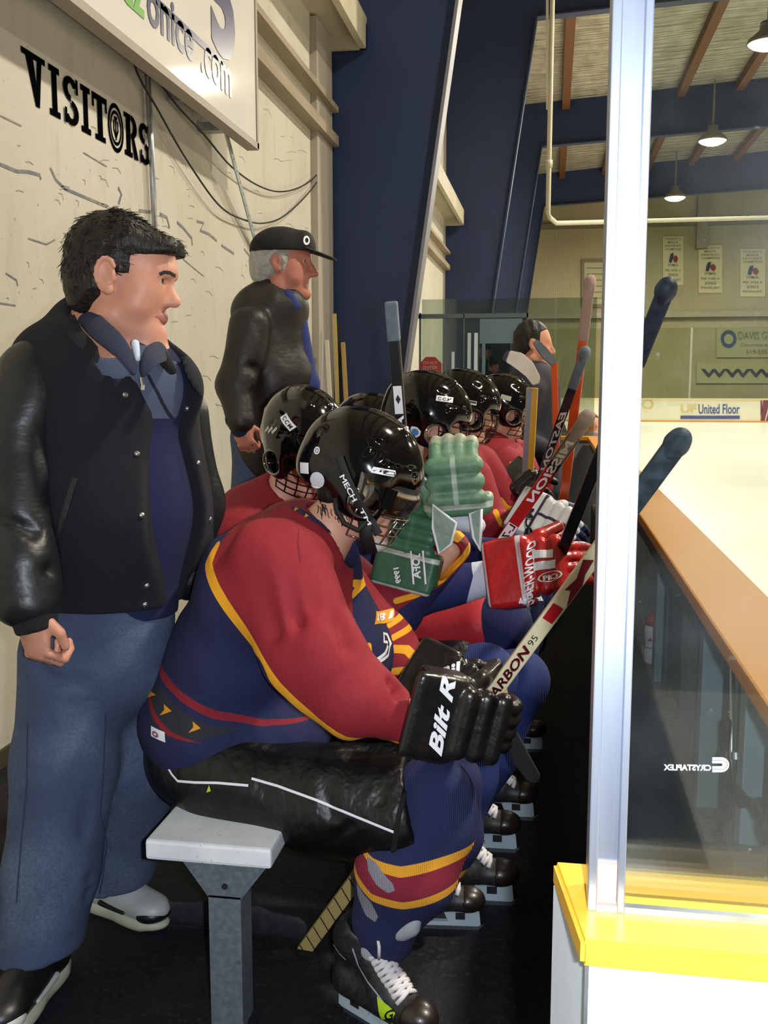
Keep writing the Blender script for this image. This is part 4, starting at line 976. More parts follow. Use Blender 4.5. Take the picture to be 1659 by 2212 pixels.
# -- jersey
fold = addf(wnoise(.0045, 26, 11, (1, .6, .45)), wnoise(.0022, 60, 13, (1, .6, .4)), creasex([[(610, 1190), (640, 1330), (700, 1470)], [(650, 1160), (672, 1300)], [(700, 1180), (730, 1290), (742, 1400)], [(560, 1260), (600, 1370)]], 2.08, .018, .022),
     creasex([[(440, 1440), (520, 1470), (600, 1500)], [(430, 1410), (520, 1430), (590, 1450)], [(470, 1500), (560, 1530), (640, 1560)], [(880, 1480), (820, 1520), (800, 1560)], [(840, 1480), (780, 1500)]], 2.10, .014, .016), creasex([[(470, 1400), (540, 1440), (620, 1500)], [(455, 1330), (520, 1400)], [(860, 1500), (820, 1540), (790, 1590)], [(740, 1330), (700, 1420), (690, 1500)], [(650, 1480), (720, 1500), (800, 1470)]], 2.1, .012, .018))
torso = [capx((458, 1548, 2.38, 148), (520, 1400, 2.38, 136), 1.22), capx((520, 1400, 2.38, 136), (592, 1262, 2.38, 148), 1.3), capx((592, 1262, 2.38, 148), (655, 1190, 2.38, 112), 1.5), capx((600, 1360, 2.42, 130), (700, 1420, 2.46, 118), 1.1),
         capx((680, 1260, 2.44, 100), (735, 1420, 2.48, 105), 1.1), capx((520, 1560, 2.38, 120), (620, 1570, 2.38, 100), 1.25)]
narm = [capx((598, 1230, 2.2, 112), (678, 1420, 2.13, 112), .8), capx((678, 1420, 2.13, 112), (778, 1512, 2.11, 86), .8), capx((778, 1512, 2.11, 86), (866, 1550, 2.13, 56), .9)]
farm = [capx((690, 1240, 2.58, 80), (835, 1410, 2.62, 68), .9), capx((835, 1410, 2.62, 68), (890, 1462, 2.58, 42), .9)]
j1 = iso('jersey', torso+[(q, .025) for q in narm]+[(q, .05) for q in farm], .0065, mjersey, p1, k=.05, disp=fold, relax=1,
     sub=[capx((800, 1060, 2.38, 85), (722, 1150, 2.38, 84), 1.0), capx((880, 1548, 2.13, 44), (960, 1560, 2.13, 44))], ks=.012, inter=[half(un(892, 1545, Y=2.13), (1, 0, -.1)), half(un(450, 1655, Y=2.25), (0.05, 0, -1))])
ff = field(narm, .05); fj = field([q for q in torso], .05); ffa = field(farm, .05)
v = verts_of(j1); dn, dt, df = ff(v), fj(v), ffa(v)
def Yr(pts, Y): return [(a, b, Y) for a, b in pts]
redp = [(462, 1190, 2.2), (449, 1228, 2.16), (486, 1300, 2.12), (538, 1382, 2.09), (606, 1474, 2.06), (688, 1552, 2.06), (752, 1590, 2.07), (865, 1606, 2.1), (1000, 1700, 2.1), (1000, 900, 2.3), (500, 900, 2.3)]
front = (v[:, 1]-2.36)*1.0; chest_x = v[:, 0]-un(690, 1300, Y=2.4)[0]
chest = np.minimum(np.minimum(front, chest_x), df-dt)
s = paint(j1, 'red_', [redp]); red = np.minimum(s, -np.minimum(chest, np.minimum(front, .2)))
farred = np.minimum(dt-df, v[:, 1]-2.5); red = np.maximum(red, farred); j1.data.attributes.remove(j1.data.attributes['red_']); set_attr(j1, 'red', red)
edge = [(466, 1180, 2.24), (444, 1222, 2.18), (480, 1300, 2.12), (531, 1384, 2.09), (600, 1480, 2.06), (680, 1558, 2.06), (748, 1596, 2.07), (830, 1606, 2.09), (885, 1604, 2.11)]
yl = line_sd(v[:, [0, 2]], [(lambda u: (u[0], u[2]))(un(*q[:2], Y=q[2])) for q in edge], [.016, .026, .027, .027, .026, .024, .02, .016, .006]); yl = np.minimum(yl, 2.3-v[:, 1])
def lsd(pts, Y, w): return line_sd(v[:, [0, 2]], [(lambda u: (u[0], u[2]))(un(a, b, Y=Y)) for a, b in pts], w)
chy = np.maximum.reduce([lsd([(765, 1242), (785, 1236), (796, 1250), (770, 1275)], 2.5, .014), lsd([(766, 1285), (780, 1330), (778, 1420), (760, 1450)], 2.46, .012), lsd([(790, 1420), (820, 1440), (812, 1370)], 2.5, .014)])
chy = np.minimum(chy, chest)
fry = np.maximum.reduce([lsd([(845, 1345), (885, 1330), (893, 1360), (850, 1372)], 2.57, .016), lsd([(850, 1440), (915, 1442)], 2.57, .02), lsd([(850, 1392), (880, 1400), (925, 1450)], 2.57, .02)])
set_attr(j1, 'yel', np.maximum.reduce([yl, chy, np.minimum(fry, farred)]))
paint(j1, 'band', [[(290, 1490, 2.2), (345, 1496, 2.2), (460, 1560, 2.2), (520, 1584, 2.18), (400, 1590, 2.2), (330, 1560, 2.2), (300, 1530, 2.2)]])
r2 = np.maximum(lsd([(300, 1462), (345, 1484), (400, 1512), (462, 1545), (550, 1582), (640, 1590)], 2.17, [.02, .022, .022, .022, .016, .008]), lsd([(290, 1515), (325, 1548), (370, 1578), (440, 1597)], 2.19, [.014, .014, .012, .004]))
set_attr(j1, 'red2', np.minimum(r2, dn-.002)); set_attr(j1, 'yel2', np.full(len(v), -1.0))
for (x, y) in ((358, 1538), (420, 1575), (322, 1503)):
    decal('arrow_patch', poly_geo([[(0, 0), (1, .35), (.35, .9), (.4, .45)]]), j1, (x-13, y+8), (x+14, y+8), (x-13, y-20), mat('gold_patch', 'd9961f', .7), j1)
decal('hem_label', SQ, j1, (326, 1590), (356, 1604), (325, 1568), mstick, j1)
decal('hem_label_print', ring_geo(r0=.15, r1=.4), j1, (328, 1590), (345, 1598), (328, 1574), mat('label_print', '8a5a70', .6), j1, off=.0025)
decal('crest', poly_geo([[(0, 0), (1, 0), (1, 1), (0, 1)]]), j1, (806, 1350), (838, 1346), (806, 1322), mat('gold_patch_b', 'e8a020', .6), j1)
decal('crest_number', text_geo('181', .03), j1, (808, 1344), (836, 1340), (808, 1327), mstick, j1, off=.003)
decal('crest', stroke_geo([[(.2, 0), (.7, .2), (.95, .6), (.8, .95), (.5, 1), (.45, .7), (.75, .65)], [(.05, .05), (.5, .3), (.7, .55)]], .12), j1, (815, 1432), (850, 1425), (812, 1370), mstick, j1)
surf_line('collar_trim', j1, [(634, 1098), (660, 1112), (690, 1132), (722, 1160), (748, 1195), (765, 1225)], .016, mat('navy_collar', '1c2146', .8), j1, off=.003)
for x, y in ((640, 1103), (662, 1117)): decal('collar_patch', poly_geo([[(0, 0), (1, .4), (.3, .9)]]), j1, (x-5, y+4), (x+6, y+4), (x-5, y-6), mat('gold_patch_c', 'd9a01f', .7), j1, off=.005)
surf_line('sleeve_seam', j1, [(648, 1125), (644, 1170), (650, 1215)], .003, mat('seam_red', '7e1622', .8), j1)
# -- shorts
fs_ = addf(wnoise(.004, 24, 21, (1, .5, .7)), creasex([[(600, 1640), (560, 1700), (540, 1780)], [(640, 1640), (610, 1740)], [(820, 1700), (840, 1790), (830, 1850)], [(690, 1680), (720, 1760)], [(760, 1780), (700, 1830)]], 2.1, .009, .014))
sh1 = iso('shorts', [capx((445, 1620, 2.38, 122), (540, 1640, 2.38, 112), 1.3), capx((520, 1650, 2.34, 105), (690, 1690, 2.34, 90), 1.3), capx((480, 1680, 2.26, 92), (695, 1728, 2.22, 106), 1.0), capx((695, 1728, 2.22, 106), (870, 1758, 2.19, 130), .85), capx((480, 1660, 2.52, 86), (900, 1700, 2.54, 96), .9)], .0065, mshorts, p1, k=.06, disp=fs_,
     sub=[capx((885, 1762, 2.19, 112), (1000, 1790, 2.19, 112), .85)], ks=.01, inter=[half(un(905, 1740, Y=2.2), (1, 0, .28)), half(un(450, 1776, Y=2.25), (-.12, 0, -1)) if False else (lambda p: p[:, 0]*0-1)])
surf_line('piping', sh1, [(362, 1655), (372, 1672), (385, 1687), (420, 1690), (470, 1691), (537, 1697)], .0058, mat('white_piping', 'e8eaf0', .5), sh1, off=.002, step=5)
surf_line('piping', sh1, [(544, 1682), (600, 1698), (680, 1727), (760, 1760), (858, 1800)], .0058, bpy.data.materials['white_piping'], sh1, off=.002, step=5)
surf_line('hem_band', sh1, [(948, 1628), (905, 1655), (880, 1690), (862, 1760), (848, 1850)], .012, mat('matte_black_band', '0a0a0b', .9), sh1, off=.003)
decal('leg_mark', poly_geo([[(0, 0), (1, .1), (.6, 1)]]), sh1, (446, 1712), (456, 1710), (446, 1697), mat('lime_print', 'b9d22a', .5), sh1)
# -- socks
so1 = iso('sock', [capx((938, 1715, 2.19, 76), (930, 1790, 2.17, 84), .85), capx((930, 1790, 2.17, 84), (872, 1892, 2.14, 98), .85), (capx((872, 1892, 2.14, 98), (832, 1985, 2.14, 62), .85), .05), capx((832, 1985, 2.14, 60), (830, 2030, 2.14, 55), .9), capx((870, 1740, 2.19, 60), (938, 1720, 2.19, 70), .85)], .0055, msock, p1, k=.05, disp=wnoise(.002, 30, 5))
so1b = iso('sock', [capx((965, 1690, 2.52, 66), (968, 1800, 2.52, 66), .85), capx((968, 1800, 2.52, 66), (925, 1930, 2.5, 50), .85), capx((900, 1690, 2.52, 60), (965, 1690, 2.52, 64), .9)], .007, msock, p1, k=.05)
Ys = 2.05
paint(so1, 'yel', [Yr([(760, 1855), (801, 1866), (865, 1874), (1060, 1860), (1060, 1884), (865, 1894), (812, 1884), (740, 1852)], Ys), Yr([(740, 1876), (764, 1904), (801, 1931), (870, 1944), (1060, 1932), (1060, 1950), (870, 1962), (801, 1950), (764, 1924), (735, 1890)], Ys)])
paint(so1, 'red', [Yr([(735, 1850), (770, 1868), (812, 1884), (865, 1894), (1060, 1884), (1060, 1932), (934, 1939), (870, 1943), (801, 1933), (764, 1906), (730, 1872)], Ys)])
paint(so1, 'gry', [Yr([(786, 1866), (810, 1872), (850, 1905), (855, 1918), (840, 1924), (815, 1912), (792, 1888)], Ys), Yr([(762, 1925), (800, 1955), (815, 1985), (808, 2000), (785, 1990), (765, 1955)], Ys)])
for o in (so1b,):
    n_ = len(o.data.vertices); vv = verts_of(o); zz = un(900, 1900, Y=2.5)[2]
    set_attr(o, 'yel', .014-np.abs(np.abs(vv[:, 2]-zz)-.035)); set_attr(o, 'red', .025-np.abs(vv[:, 2]-zz)); set_attr(o, 'gry', np.full(n_, -1.))
# -- skates
SKD = skate_mesh(True)
put(SKD, Fr((un(838, 2190, Y=2.16)[0], 2.10, 0.0), rotm(0, 0, -34), 1.08), p1)
bpy.context.view_layer.update()
SKS = skate_mesh(False)
put(SKS, Fr((un(935, 2000, Y=2.56)[0], 2.57, 0.0), rotm(0, 0, 6), 1.0), p1)
iso('ankle_pad', [capx((800, 2018, 2.12, 20), (890, 2005, 2.08, 15)), capx((775, 2030, 2.13, 18), (800, 2018, 2.12, 20)), capx((870, 2010, 2.09, 14), (895, 1985, 2.08, 12))], .004, mtong, p1)
wcopy(SKD)
decal('lime_patch', poly_geo([[(.0, 1), (.12, .0), (.85, .05), (1, .25)]]), SKD, (815, 2205), (858, 2200), (815, 2152), mat('lime_patch', 'b6dc2a', .5), SKD, off=.003)
decal('lettering', text_geo('G', .03), SKD, (832, 2204), (852, 2200), (832, 2184), mblk, SKD, off=.0045)
surf_line('boot_trim', SKD, [(762, 2048), (775, 2085), (795, 2120), (818, 2150), (838, 2180)], .004, mtong, SKD, off=.002, step=6)
surf_line('boot_trim', SKD, [(722, 2040), (735, 2060), (748, 2072)], .004, mtong, SKD, off=.002, step=6)
# -- helmet
h1 = new_helmet(p1, HF1, 'combo')
g = lambda n, geo, c, w, hh, m, ang=0: ldecal(h1, HF1, n, geo, c, (math.cos(math.radians(ang)), -math.sin(math.radians(ang))), (math.sin(math.radians(ang)), math.cos(math.radians(ang))), w, hh, m)
def hl(px, py):    # pixel -> helmet local x, z on its near side
    w = un(px, py, Y=2.27); q = HF1.R.T @ (w-HF1.o); return (q[0], q[2])
def up1(o, d=.0008):
    for v_ in o.data.vertices: v_.co.y -= d
g('sticker', poly_geo([[(0, .3), (.05, .05), (.95, 0), (1, .6), (.95, 1), (.08, 1)]]), hl(828, 1019), .056, .015, mstick, -9)
up1(g('sticker_mark', poly_geo([[(0, .5), (.3, 0), (1, 1), (.35, .45)]]), hl(812, 1015), .012, .007, mblk, -9)); up1(g('sticker_box', SQ, hl(840, 1022), .026, .008, mblk, -9)); up1(g('sticker_box', SQ, hl(840, 1022), .022, .005, mstick, -9), .0014)
g('sticker', disc_geo(), hl(682, 974), .016, .018, mstick); up1(g('sticker_mark', ring_geo(r0=.2, r1=.3), hl(682, 974), .016, .018, mblk))
g('sticker', disc_geo(), hl(683, 1038), .037, .040, mat('grey_white_sticker', 'c9ccd2', .6)); g('sticker', SQ, hl(652, 1013), .026, .026, mstick, -22)
mb = MB(); P = [HF1.p(x, -.125, z) for x, z in ((-.045, -.01), (-.02, -.04), (.0, -.08), (.02, -.115), (.045, -.15))]
def tape(pts, w, t, up=(0, -1, 0)):
    mb = MB()
    for a_, b_ in zip(pts, pts[1:]): mb.bar(a_, b_, w, t, up=up)
    return mb
pts = [hl(735, 985), hl(752, 1030), hl(775, 1080), hl(800, 1125), hl(818, 1155)]
W_ = [Vector(HF1.p(a, -(.128 if i < 3 else .105), b)) for i, (a, b) in enumerate(pts)]
mb = MB(); mb.path(W_, .010, 8, flat=.25, upv=(0, 1, 0)); sp = mb.build('chin_strap', mstrap, h1)
for s_, pa, pb, pc in (('MECH', (733, 1030), (762, 1085), (743, 1024)), ('TM', (775, 1100), (795, 1135), (783, 1097))):
    vv_, ff_ = text_geo(s_, .02); a_, b_, c_ = [Vector(un(*q, Y=2.2475)) for q in (pa, pb, pc)]
    flat_mark('strap_lettering', (vv_, ff_), a_, b_-a_, c_-a_, mstick, sp)
pts = [hl(725, 1075), hl(728, 1100), hl(745, 1130), hl(775, 1145), hl(792, 1128)]
MB().path([Vector(HF1.p(a, -.115, b)) for a, b in pts], .006, 8).build('chin_strap', mstrap, h1, smooth=True)
pts = [hl(788, 1125), hl(790, 1160), hl(795, 1200)]
MB().path([Vector(HF1.p(a, y_, b)) for (a, b), y_ in zip(pts, (-.11, -.10, -.07))], .016, 8, flat=.35, upv=(0, 1, 0)).build('chin_strap', mstrap, h1, smooth=True)
iso('chin_cup', [HF1.ell((.105, 0, -.165), (.03, .05, .022))], .005, mat('chin_cup_white', 'c9c6c0', .6), h1)
MB().box((-.008, -.002, -.03), (.018, .002, .02)).build('j_clip', mhelm, h1).matrix_world = (Matrix.Translation(Vector(HF1.p(.105, -.112, -.03))) @ Matrix([list(map(float, r)) for r in HF1.R]).to_4x4())
# -- gloves
mgb = mat('black_leather_glove', '131314', .3, layers=[('palm', '1d1a18'), ('cuffedge', '18181a')], noise=(30, '2a211b', .4), bump=[(60, .3, .004), (18, .4, .01)], coat=.15)
GB = glove_mesh('glove', mgb, 75)
def glove_at(src, parent, wrist, tip, back, k=1.0, mirror=False):
    """wrist, tip world points; back = direction the back of the hand faces"""
    x = np.array(tip)-np.array(wrist); x = x/np.linalg.norm(x); z = np.array(back, float); z = z-x*(z @ x); z = z/np.linalg.norm(z); y = np.cross(z, x)
    R = np.stack([x, y, z], 1); return Fr(wrist, R, k)
gf = glove_at(GB, p1, un(978, 1552, Y=2.08), un(1085, 1570, Y=2.13), (-.05, -1, .12), 1.22); put(GB, gf, p1)
gt_ = mat('white_script', 'f2f4fa', .45)
GB2 = dup(GB, glove_at(GB, p1, un(958, 1478, Y=2.38), un(1060, 1530, Y=2.34), (.1, -.8, .55), 1.12), p1)
wcopy(GB); wcopy(GB2)
decal('lettering', text_geo('Bilt R', .035, .35), GB, (953, 1634), (985, 1470), (922, 1626), gt_, GB, off=.003)
decal('lettering', text_geo('Bil', .035, .35), GB2, (948, 1478), (1000, 1462), (942, 1444), gt_, GB2, off=.003)
# -- his stick
sa, sbb = un(638, 2078, Y=2.44), un(1462, 958, Y=1.98)
mtapeb = mat('dark_blue_grey_tape', '2a3648', .6, noise=(40, '55657a', .6), bump=[(50, .5, .004)])
mwood1 = mat('cream_stick_paint', 'ded6b4', .35, noise=(12, 'c3b98f', .35), coat=.3)
t1, shf = stick('cream wooden hockey stick with black lettering held by the nearest player, blade on the floor', (sa, sbb), .034, .024, mat_=mwood1, tape_m=mtapeb, tape_len=.23, tape_r=1.15)
L1 = Vector(sbb)-Vector(sa)
def sfrac(px): # fraction along the stick for a pixel x
    lo, hi = 0, 1
    for _ in range(40):
        m_ = (lo+hi)/2; w = np.array(sa)+np.array(L1)*m_; d_ = w-np.array([0, 0, H]); x_ = CX+F*(d_ @ RT)/(d_ @ FW)
        if x_ < px: lo = m_
        else: hi = m_
    return lo
S1 = lambda n, x0, x1, geo, m, hf_=.7, off=0, flip=False: strip_on(n, sa, sbb, sfrac(x0), sfrac(x1), geo, .034, m, t1, .024, hfrac=hf_, off=off, flip=flip)
mmar2 = mat('maroon_print_b', '6d1226', .4); mredp = mat('red_print_b', 'b01220', .4); mgoldp = mat('gold_edge', 'b8923a', .4)
S1('lettering', 1063, 1142, text_geo('ARBON', .03, .25), mredp, .62); S1('lettering', 1064, 1143, text_geo('ARBON', .015, .25), mblk, .55, .0006)
S1('lettering', 1146, 1160, text_geo('95'), mblk, .4)
S1('print_block', 1184, 1208, SQ, mredp, .7); S1('print_block', 1212, 1282, poly_geo([[(0, .0), (.3, .45), (.25, .8), (.55, .6), (.9, 1), (1, .4), (.7, .3), (.5, 0)]]), mmar2, .9)
# lower wrap in pale spiral tape and the black blade
e0, e1 = sfrac(640), sfrac(775)
A0, A1 = Vector(sa)+L1*e0, Vector(sa)+L1*e1
mspir = mat('pale_spiral_tape', 'b8a468', .6, bump=[(20, .2, .003)])
MB().bar(A0, A1, .038, .027, up=(0, -1, 0), bev=.003).build('shaft_wrap', mspir, t1)
d_ = (A1-A0).normalized(); x_ = Vector((0, -1, 0)).cross(d_).normalized(); y_ = d_.cross(x_)
for k in range(9):
    c_ = A0.lerp(A1, (k+.4)/9)+y_*.0145; o_ = x_*.019; s_ = d_*.012
    mesh_obj('spiral_line', [c_-o_-s_, c_-o_-s_+d_*.004, c_+o_+s_+d_*.004, c_+o_+s_], [(0, 1, 2, 3)], mblk, t1)
mbtape = mat('black_blade_tape', '15171c', .7, noise=(30, '2c2f38', .5), bump=[(40, .3, .003)])
bt = [un(640, 2085, Y=2.44), un(560, 2075, Y=2.46), un(460, 2075, Y=2.47), un(360, 2075, Y=2.46)]
bt = [np.array([q[0], q[1], .04]) for q in bt]
iso('blade', [cap(a, b, .036, .036, .22) for a, b in zip(bt, bt[1:])], .005, mbtape, t1, k=.02, inter=[lambda p: .003-p[:, 2]])
# ================================================================ the other players
def pjersey(name, base, **kw): return mat(name, base, .8, bump=[(380, .2, .0015, 'voronoi'), (9, .4, .02, 'noise')], **kw)
mred_j = pjersey('red_jersey', '8c1826', layers=[('yel', 'e8a31f')])
mp2_j = pjersey('red_yellow_navy_jersey', '8c1826', layers=[('nav', '1d2354'), ('yel', 'efa820')])
mp3_j = pjersey('navy_practice_jersey', '232a63', layers=[('wht', 'ced6ea')])
mred_s = mat('red_shorts', 'b51c28', .6, sheen=.2, bump=[(7, .4, .03)]); mnav_s = mat('navy_sock', '1c2454', .85, bump=[(75, .5, .004, 'X', (1, 1, .12), 1.0)]); mblue_s = mat('blue_knee_sock', '24346f', .8, bump=[(60, .4, .004, 'X', (1, 1, .12), 1.0)])
def W(px, py, Y): return np.array(un(px, py, Y=Y))
def head_gear(par, hpx, Y, pitch, yaw, style, k=1.0, neck_to=None, skin=mskin_pale):
    HF = Fr(W(*hpx, Y), rotm(0, pitch, yaw), k); hf_ = Fr(HF.p(.028, 0, -.04), HF.R, k)
    return HF, hf_
def player(label, hpx, Y, pitch, yaw, style, hip, sh, knees, feet, jm, shorts, sockm, arms, h=.009, jr=(.19, .17), torso_k=.06, rad=1.0, skates=True):
    """hip, sh: world points; knees/feet: lists of world points; arms: lists of [shoulder, elbow, wrist] world points"""
    t = thing('person', label, 'person', (float(hip[0]), float(hip[1]), .47), 'hockey players seated on the bench')
    HF, hf_ = head_gear(t, hpx, Y, pitch, yaw, style)
    hip, sh = np.array(hip), np.array(sh)
    P = head_prims(hf_, neck=False)+[(cap(hf_.p(-.03, 0, -.06), sh+np.array([0, 0, .04]), .052, .055), .04), (cap(sh+np.array([-.02, 0, -.10]), hip, .10, .11, 1.2), .05)]
    for a in arms: P += [(cap(a[0], a[1], .045, .04), .03), (cap(a[1], a[2], .04, .03), .02)]
    for kn, ft in zip(knees, feet): P += [(cap(hip, kn, .08, .055), .04), (cap(kn, ft, .05, .035), .02)]
    iso('body', P, h, mskin_pale, t, k=.02, sub=head_subs(hf_), ks=.005)
    J = [cap(hip+np.array([-.02, 0, .05]), sh+np.array([-.03, 0, -.08]), .17*rad, .17*rad, 1.2), cap(sh+np.array([-.03, -.09, -.04]), sh+np.array([-.03, .09, -.04]), .12*rad), (cap(sh+np.array([-.05, 0, .02]), sh+(hf_.p(-.05, 0, -.1)-sh)*.55, .10, .082), .05)]
    for a in arms: J += [(cap(a[0], a[1], .10*rad, .078*rad), .035), (cap(a[1], a[2], .078*rad, .055*rad), .03)]
    j = iso('jersey', J, h, jm, t, k=torso_k, disp=wnoise(.007, 22, int(Y*100), (1, .6, .6)), sub=[cap(hf_.p(-.0, 0, -.02), sh+(hf_.p(.0, 0, -.1)-sh)*.5, .068)]+[cap(a[2]+(a[2]-a[1])*.35, a[2]+(a[2]-a[1]), .05) for a in [[np.array(q) for q in a] for a in arms]], ks=.01)
    s_ = iso('shorts', [cap(hip+np.array([-.03, 0, -.0]), hip+np.array([.05, 0, 0]), .15, .14, 1.3)]+[(cap(hip, hip+(np.array(kn)-hip)*.86, .12, .105), .05) for kn in knees], h, shorts, t, k=.05, disp=wnoise(.005, 24, 3))
    for kn, ft in zip(knees, feet):
        kn, ft = np.array(kn), np.array(ft); iso('sock', [cap(hip+(kn-hip)*.8, kn, .085, .09), cap(kn, kn*.45+ft*.55, .085, .078), cap(kn*.45+ft*.55, ft, .078, .05)], h, sockm, t, k=.04)
    hm = new_helmet(t, HF, style)
    return t, HF, hm, j
def foot(t, fx, Y, yaw, k=1.12, lift=0): return dup(SKS, Fr((fx, Y, lift), rotm(0, 0, yaw), k), t)
# player two: green gloves raised
t2, HF2, h2, j2 = player('seated hockey player in red jersey with green gloves, behind the nearest player', (655, 935), 2.88, 22, -52, 'cage', (-.76, 2.86, .60), W(585, 1125, 2.88), [W(1045, 1462, 2.76), W(1120, 1470, 3.0)], [W(985, 1850, 2.76), W(1015, 1755, 3.02)], mp2_j, mshorts, mblue_s,
    [[W(640, 1200, 2.72), W(850, 1320, 2.80), W(975, 1185, 2.77)], [W(640, 1190, 3.02), W(790, 1300, 2.95), W(872, 1255, 2.84)]], .008)
v = verts_of(j2); xx, yy = v[:, 0], v[:, 2]
def l2(o, pts, w, Y):
    vv = verts_of(o)[:, [0, 2]]; return line_sd(vv, [(lambda u: (u[0], u[2]))(un(a, b, Y=Y)) for a, b in pts], w)
nav = poly_sd(v[:, [0, 2]], xz([(835, 1330), (905, 1285), (955, 1262), (1020, 1200), (1090, 1240), (1050, 1420), (835, 1420)], 2.76))
set_attr(j2, 'nav', nav); set_attr(j2, 'yel', np.maximum.reduce([l2(j2, [(1020, 1175), (1000, 1205), (955, 1250), (905, 1278), (860, 1292)], .017, 2.76), l2(j2, [(905, 1180), (925, 1130), (955, 1118)], .018, 2.76), l2(j2, [(965, 1140), (990, 1160), (1018, 1140)], .02, 2.76)]))
sticker_ccm(h2, HF2, (.075, .070), 22)
for i in range(3): ldecal(h2, HF2, 'sticker', SQ, (.013+.019*i, .020+.007*i), (math.cos(.55), -math.sin(.55)), (math.sin(.55), math.cos(.55)), .009, .026, mat('cream_vent', 'cbc9b4', .6))
foot(t2, un(1000, 1955, Y=2.72)[0], 2.72, 3); foot(t2, un(1018, 1830, Y=3.05)[0], 3.05, 3)
mgg = mat('worn_green_glove', '4d7a5c', .5, layers=[('palm', 'a8a592'), ('cuffedge', 'cfd3cc'), ('seam', 'b9c4ba')], noise=[(14, '7d9a80', .75), (45, '2f5c40', .35)], bump=[(60, .3, .004), (16, .4, .01)])
GG = glove_mesh('glove', mgg, 100, .0, .35, hw=.84); put(GG, glove_at(GG, t2, W(990, 1085, 2.72), W(974, 930, 2.70), (.0, -1, .05), 1.38), t2)
mgg2 = mat('green_glove', '2c5a41', .45, layers=[('palm', 'a8a592'), ('cuffedge', 'cfd3cc'), ('seam', '3c6a51')], noise=(20, '3d6e52', .5), bump=[(60, .3, .004), (16, .3, .01)])
GG2 = glove_mesh('glove', mgg2, 60); put(GG2, glove_at(GG, t2, W(885, 1195, 2.72), W(912, 1080, 2.74), (-.15, -1, .15), 1.15), t2)
wcopy(GG); wcopy(GG2)
decal('lettering', text_geo('JOFA', .03), GG2, (912, 1195), (915, 1250), (890, 1196), mstick, GG2, off=.004)
decal('lettering', text_geo('1999', .03), GG2, (862, 1225), (868, 1258), (850, 1228), mstick, GG2, off=.004)
for xs in (892, 918): surf_line('white_bar', GG2, [(xs-4, 1190), (xs+2, 1262)], .005, mstick, GG2, off=.003)
# green cuff wings hanging from the raised glove
for q, r_ in (([(935, 1090), (985, 1130), (975, 1175), (948, 1195), (935, 1140)], 0), ([(1015, 1110), (1040, 1100), (1038, 1190), (1022, 1160)], 0)):
    MB().prism([W(a, b, 2.655) for a, b in q], (0, .012, 0)).build('cuff_wing', mgg2, t2); 
    MB().path([W(a, b, 2.653) for a, b in q], .004, 6, closed=True).build('cuff_piping', mstick, t2, smooth=True)
iso('cuff_lining', [cap(W(975, 1120, 2.74), W(1030, 1135, 2.74), .03, .025)], .006, mat('white_lining', 'c8ccd6', .7), t2)
# player three: navy practice jersey, red glove
t3, HF3, h3, j3 = player('seated hockey player in navy practice jersey with white cuffs and a red glove', (920, 888), 3.42, 14, 4, 'cage', (-.70, 3.38, .60), W(880, 1060, 3.42), [W(1085, 1345, 3.2), W(1095, 1365, 3.5)], [W(1060, 1700, 3.3), W(1085, 1650, 3.55)], mp3_j, mred_s, mnav_s,
    [[W(870, 1120, 3.22), W(880, 1285, 3.02), W(1072, 1245, 2.96)], [W(920, 1110, 3.6), W(1010, 1200, 3.55), W(1080, 1200, 3.35)]], .008)
set_attr(j3, 'wht', np.minimum(poly_sd(verts_of(j3)[:, [0, 2]], xz([(1005, 1310), (1022, 1245), (1010, 1200), (1040, 1150), (1200, 1150), (1200, 1320)], 2.92)), 3.25-verts_of(j3)[:, 1]))
sticker_ccm(h3, HF3, (.055, .058), -6)
foot(t3, un(1062, 1762, Y=3.3)[0], 3.3, 2, 1.12)
def hloc(HF, px, py, dy=-.12):
    w = un(px, py, Y=float(HF.o[1])+dy); q = HF.R.T @ (w-HF.o); return (q[0], q[2])
ldecal(h3, HF3, 'sticker', poly_geo([[(0, .6), (.2, .95), (.6, 1), (1, .7), (1, .3), (.75, 0)]]), hloc(HF3, 895, 933), (1, 0), (0, 1), .042, .036, mstick)
up1(ldecal(h3, HF3, 'sticker_print', disc_geo(), hloc(HF3, 896, 934), (1, 0), (0, 1), .026, .024, mat('sky_blue_print', '3d86c4', .5)))
up1(ldecal(h3, HF3, 'sticker_print', poly_geo([[(0, .5), (.5, .0), (.6, .4)]]), hloc(HF3, 890, 938), (1, 0), (0, 1), .022, .014, mat('red_sticker_print', 'c0392f', .5)), .0014)
mgr = mat('red_leather_glove', 'b81a1c', .35, layers=[('palm', '8a1a1a'), ('cuffedge', 'd9dce0')], noise=(20, '9c1418', .4), bump=[(60, .25, .004), (18, .4, .01)], coat=.2)
GR = glove_mesh('glove', mgr, 72); put(GR, glove_at(GR, t3, W(1135, 1232, 2.86), W(1240, 1215, 2.84), (-.1, -1, .35), 1.28), t3); wcopy(GR)
GRb = dup(GR, glove_at(GR, t3, W(1130, 1205, 3.35), W(1190, 1190, 3.3), (0, -.7, .7), 1.1), t3)
decal('lettering', text_geo('SHER-WOOD', .02), GR, (1150, 1298), (1160, 1165), (1128, 1308), mstick, GR, off=.004)
decal('oval', ring_geo(r0=.43, r1=.5), GR, (1165, 1262), (1215, 1252), (1162, 1240), mstick, GR, off=.004); decal('lettering', text_geo('PRO', .02), GR, (1175, 1256), (1206, 1250), (1173, 1245), mstick, GR, off=.005)
for x, y in ((1140, 1280), (1160, 1292), (1175, 1300), (1120, 1296), (1135, 1308)): decal('triangle_mark', poly_geo([[(0, 0), (1, 0), (.5, 1)]]), GR, (x, y+6), (x+11, y+6), (x, y-6), mstick, GR, off=.004)
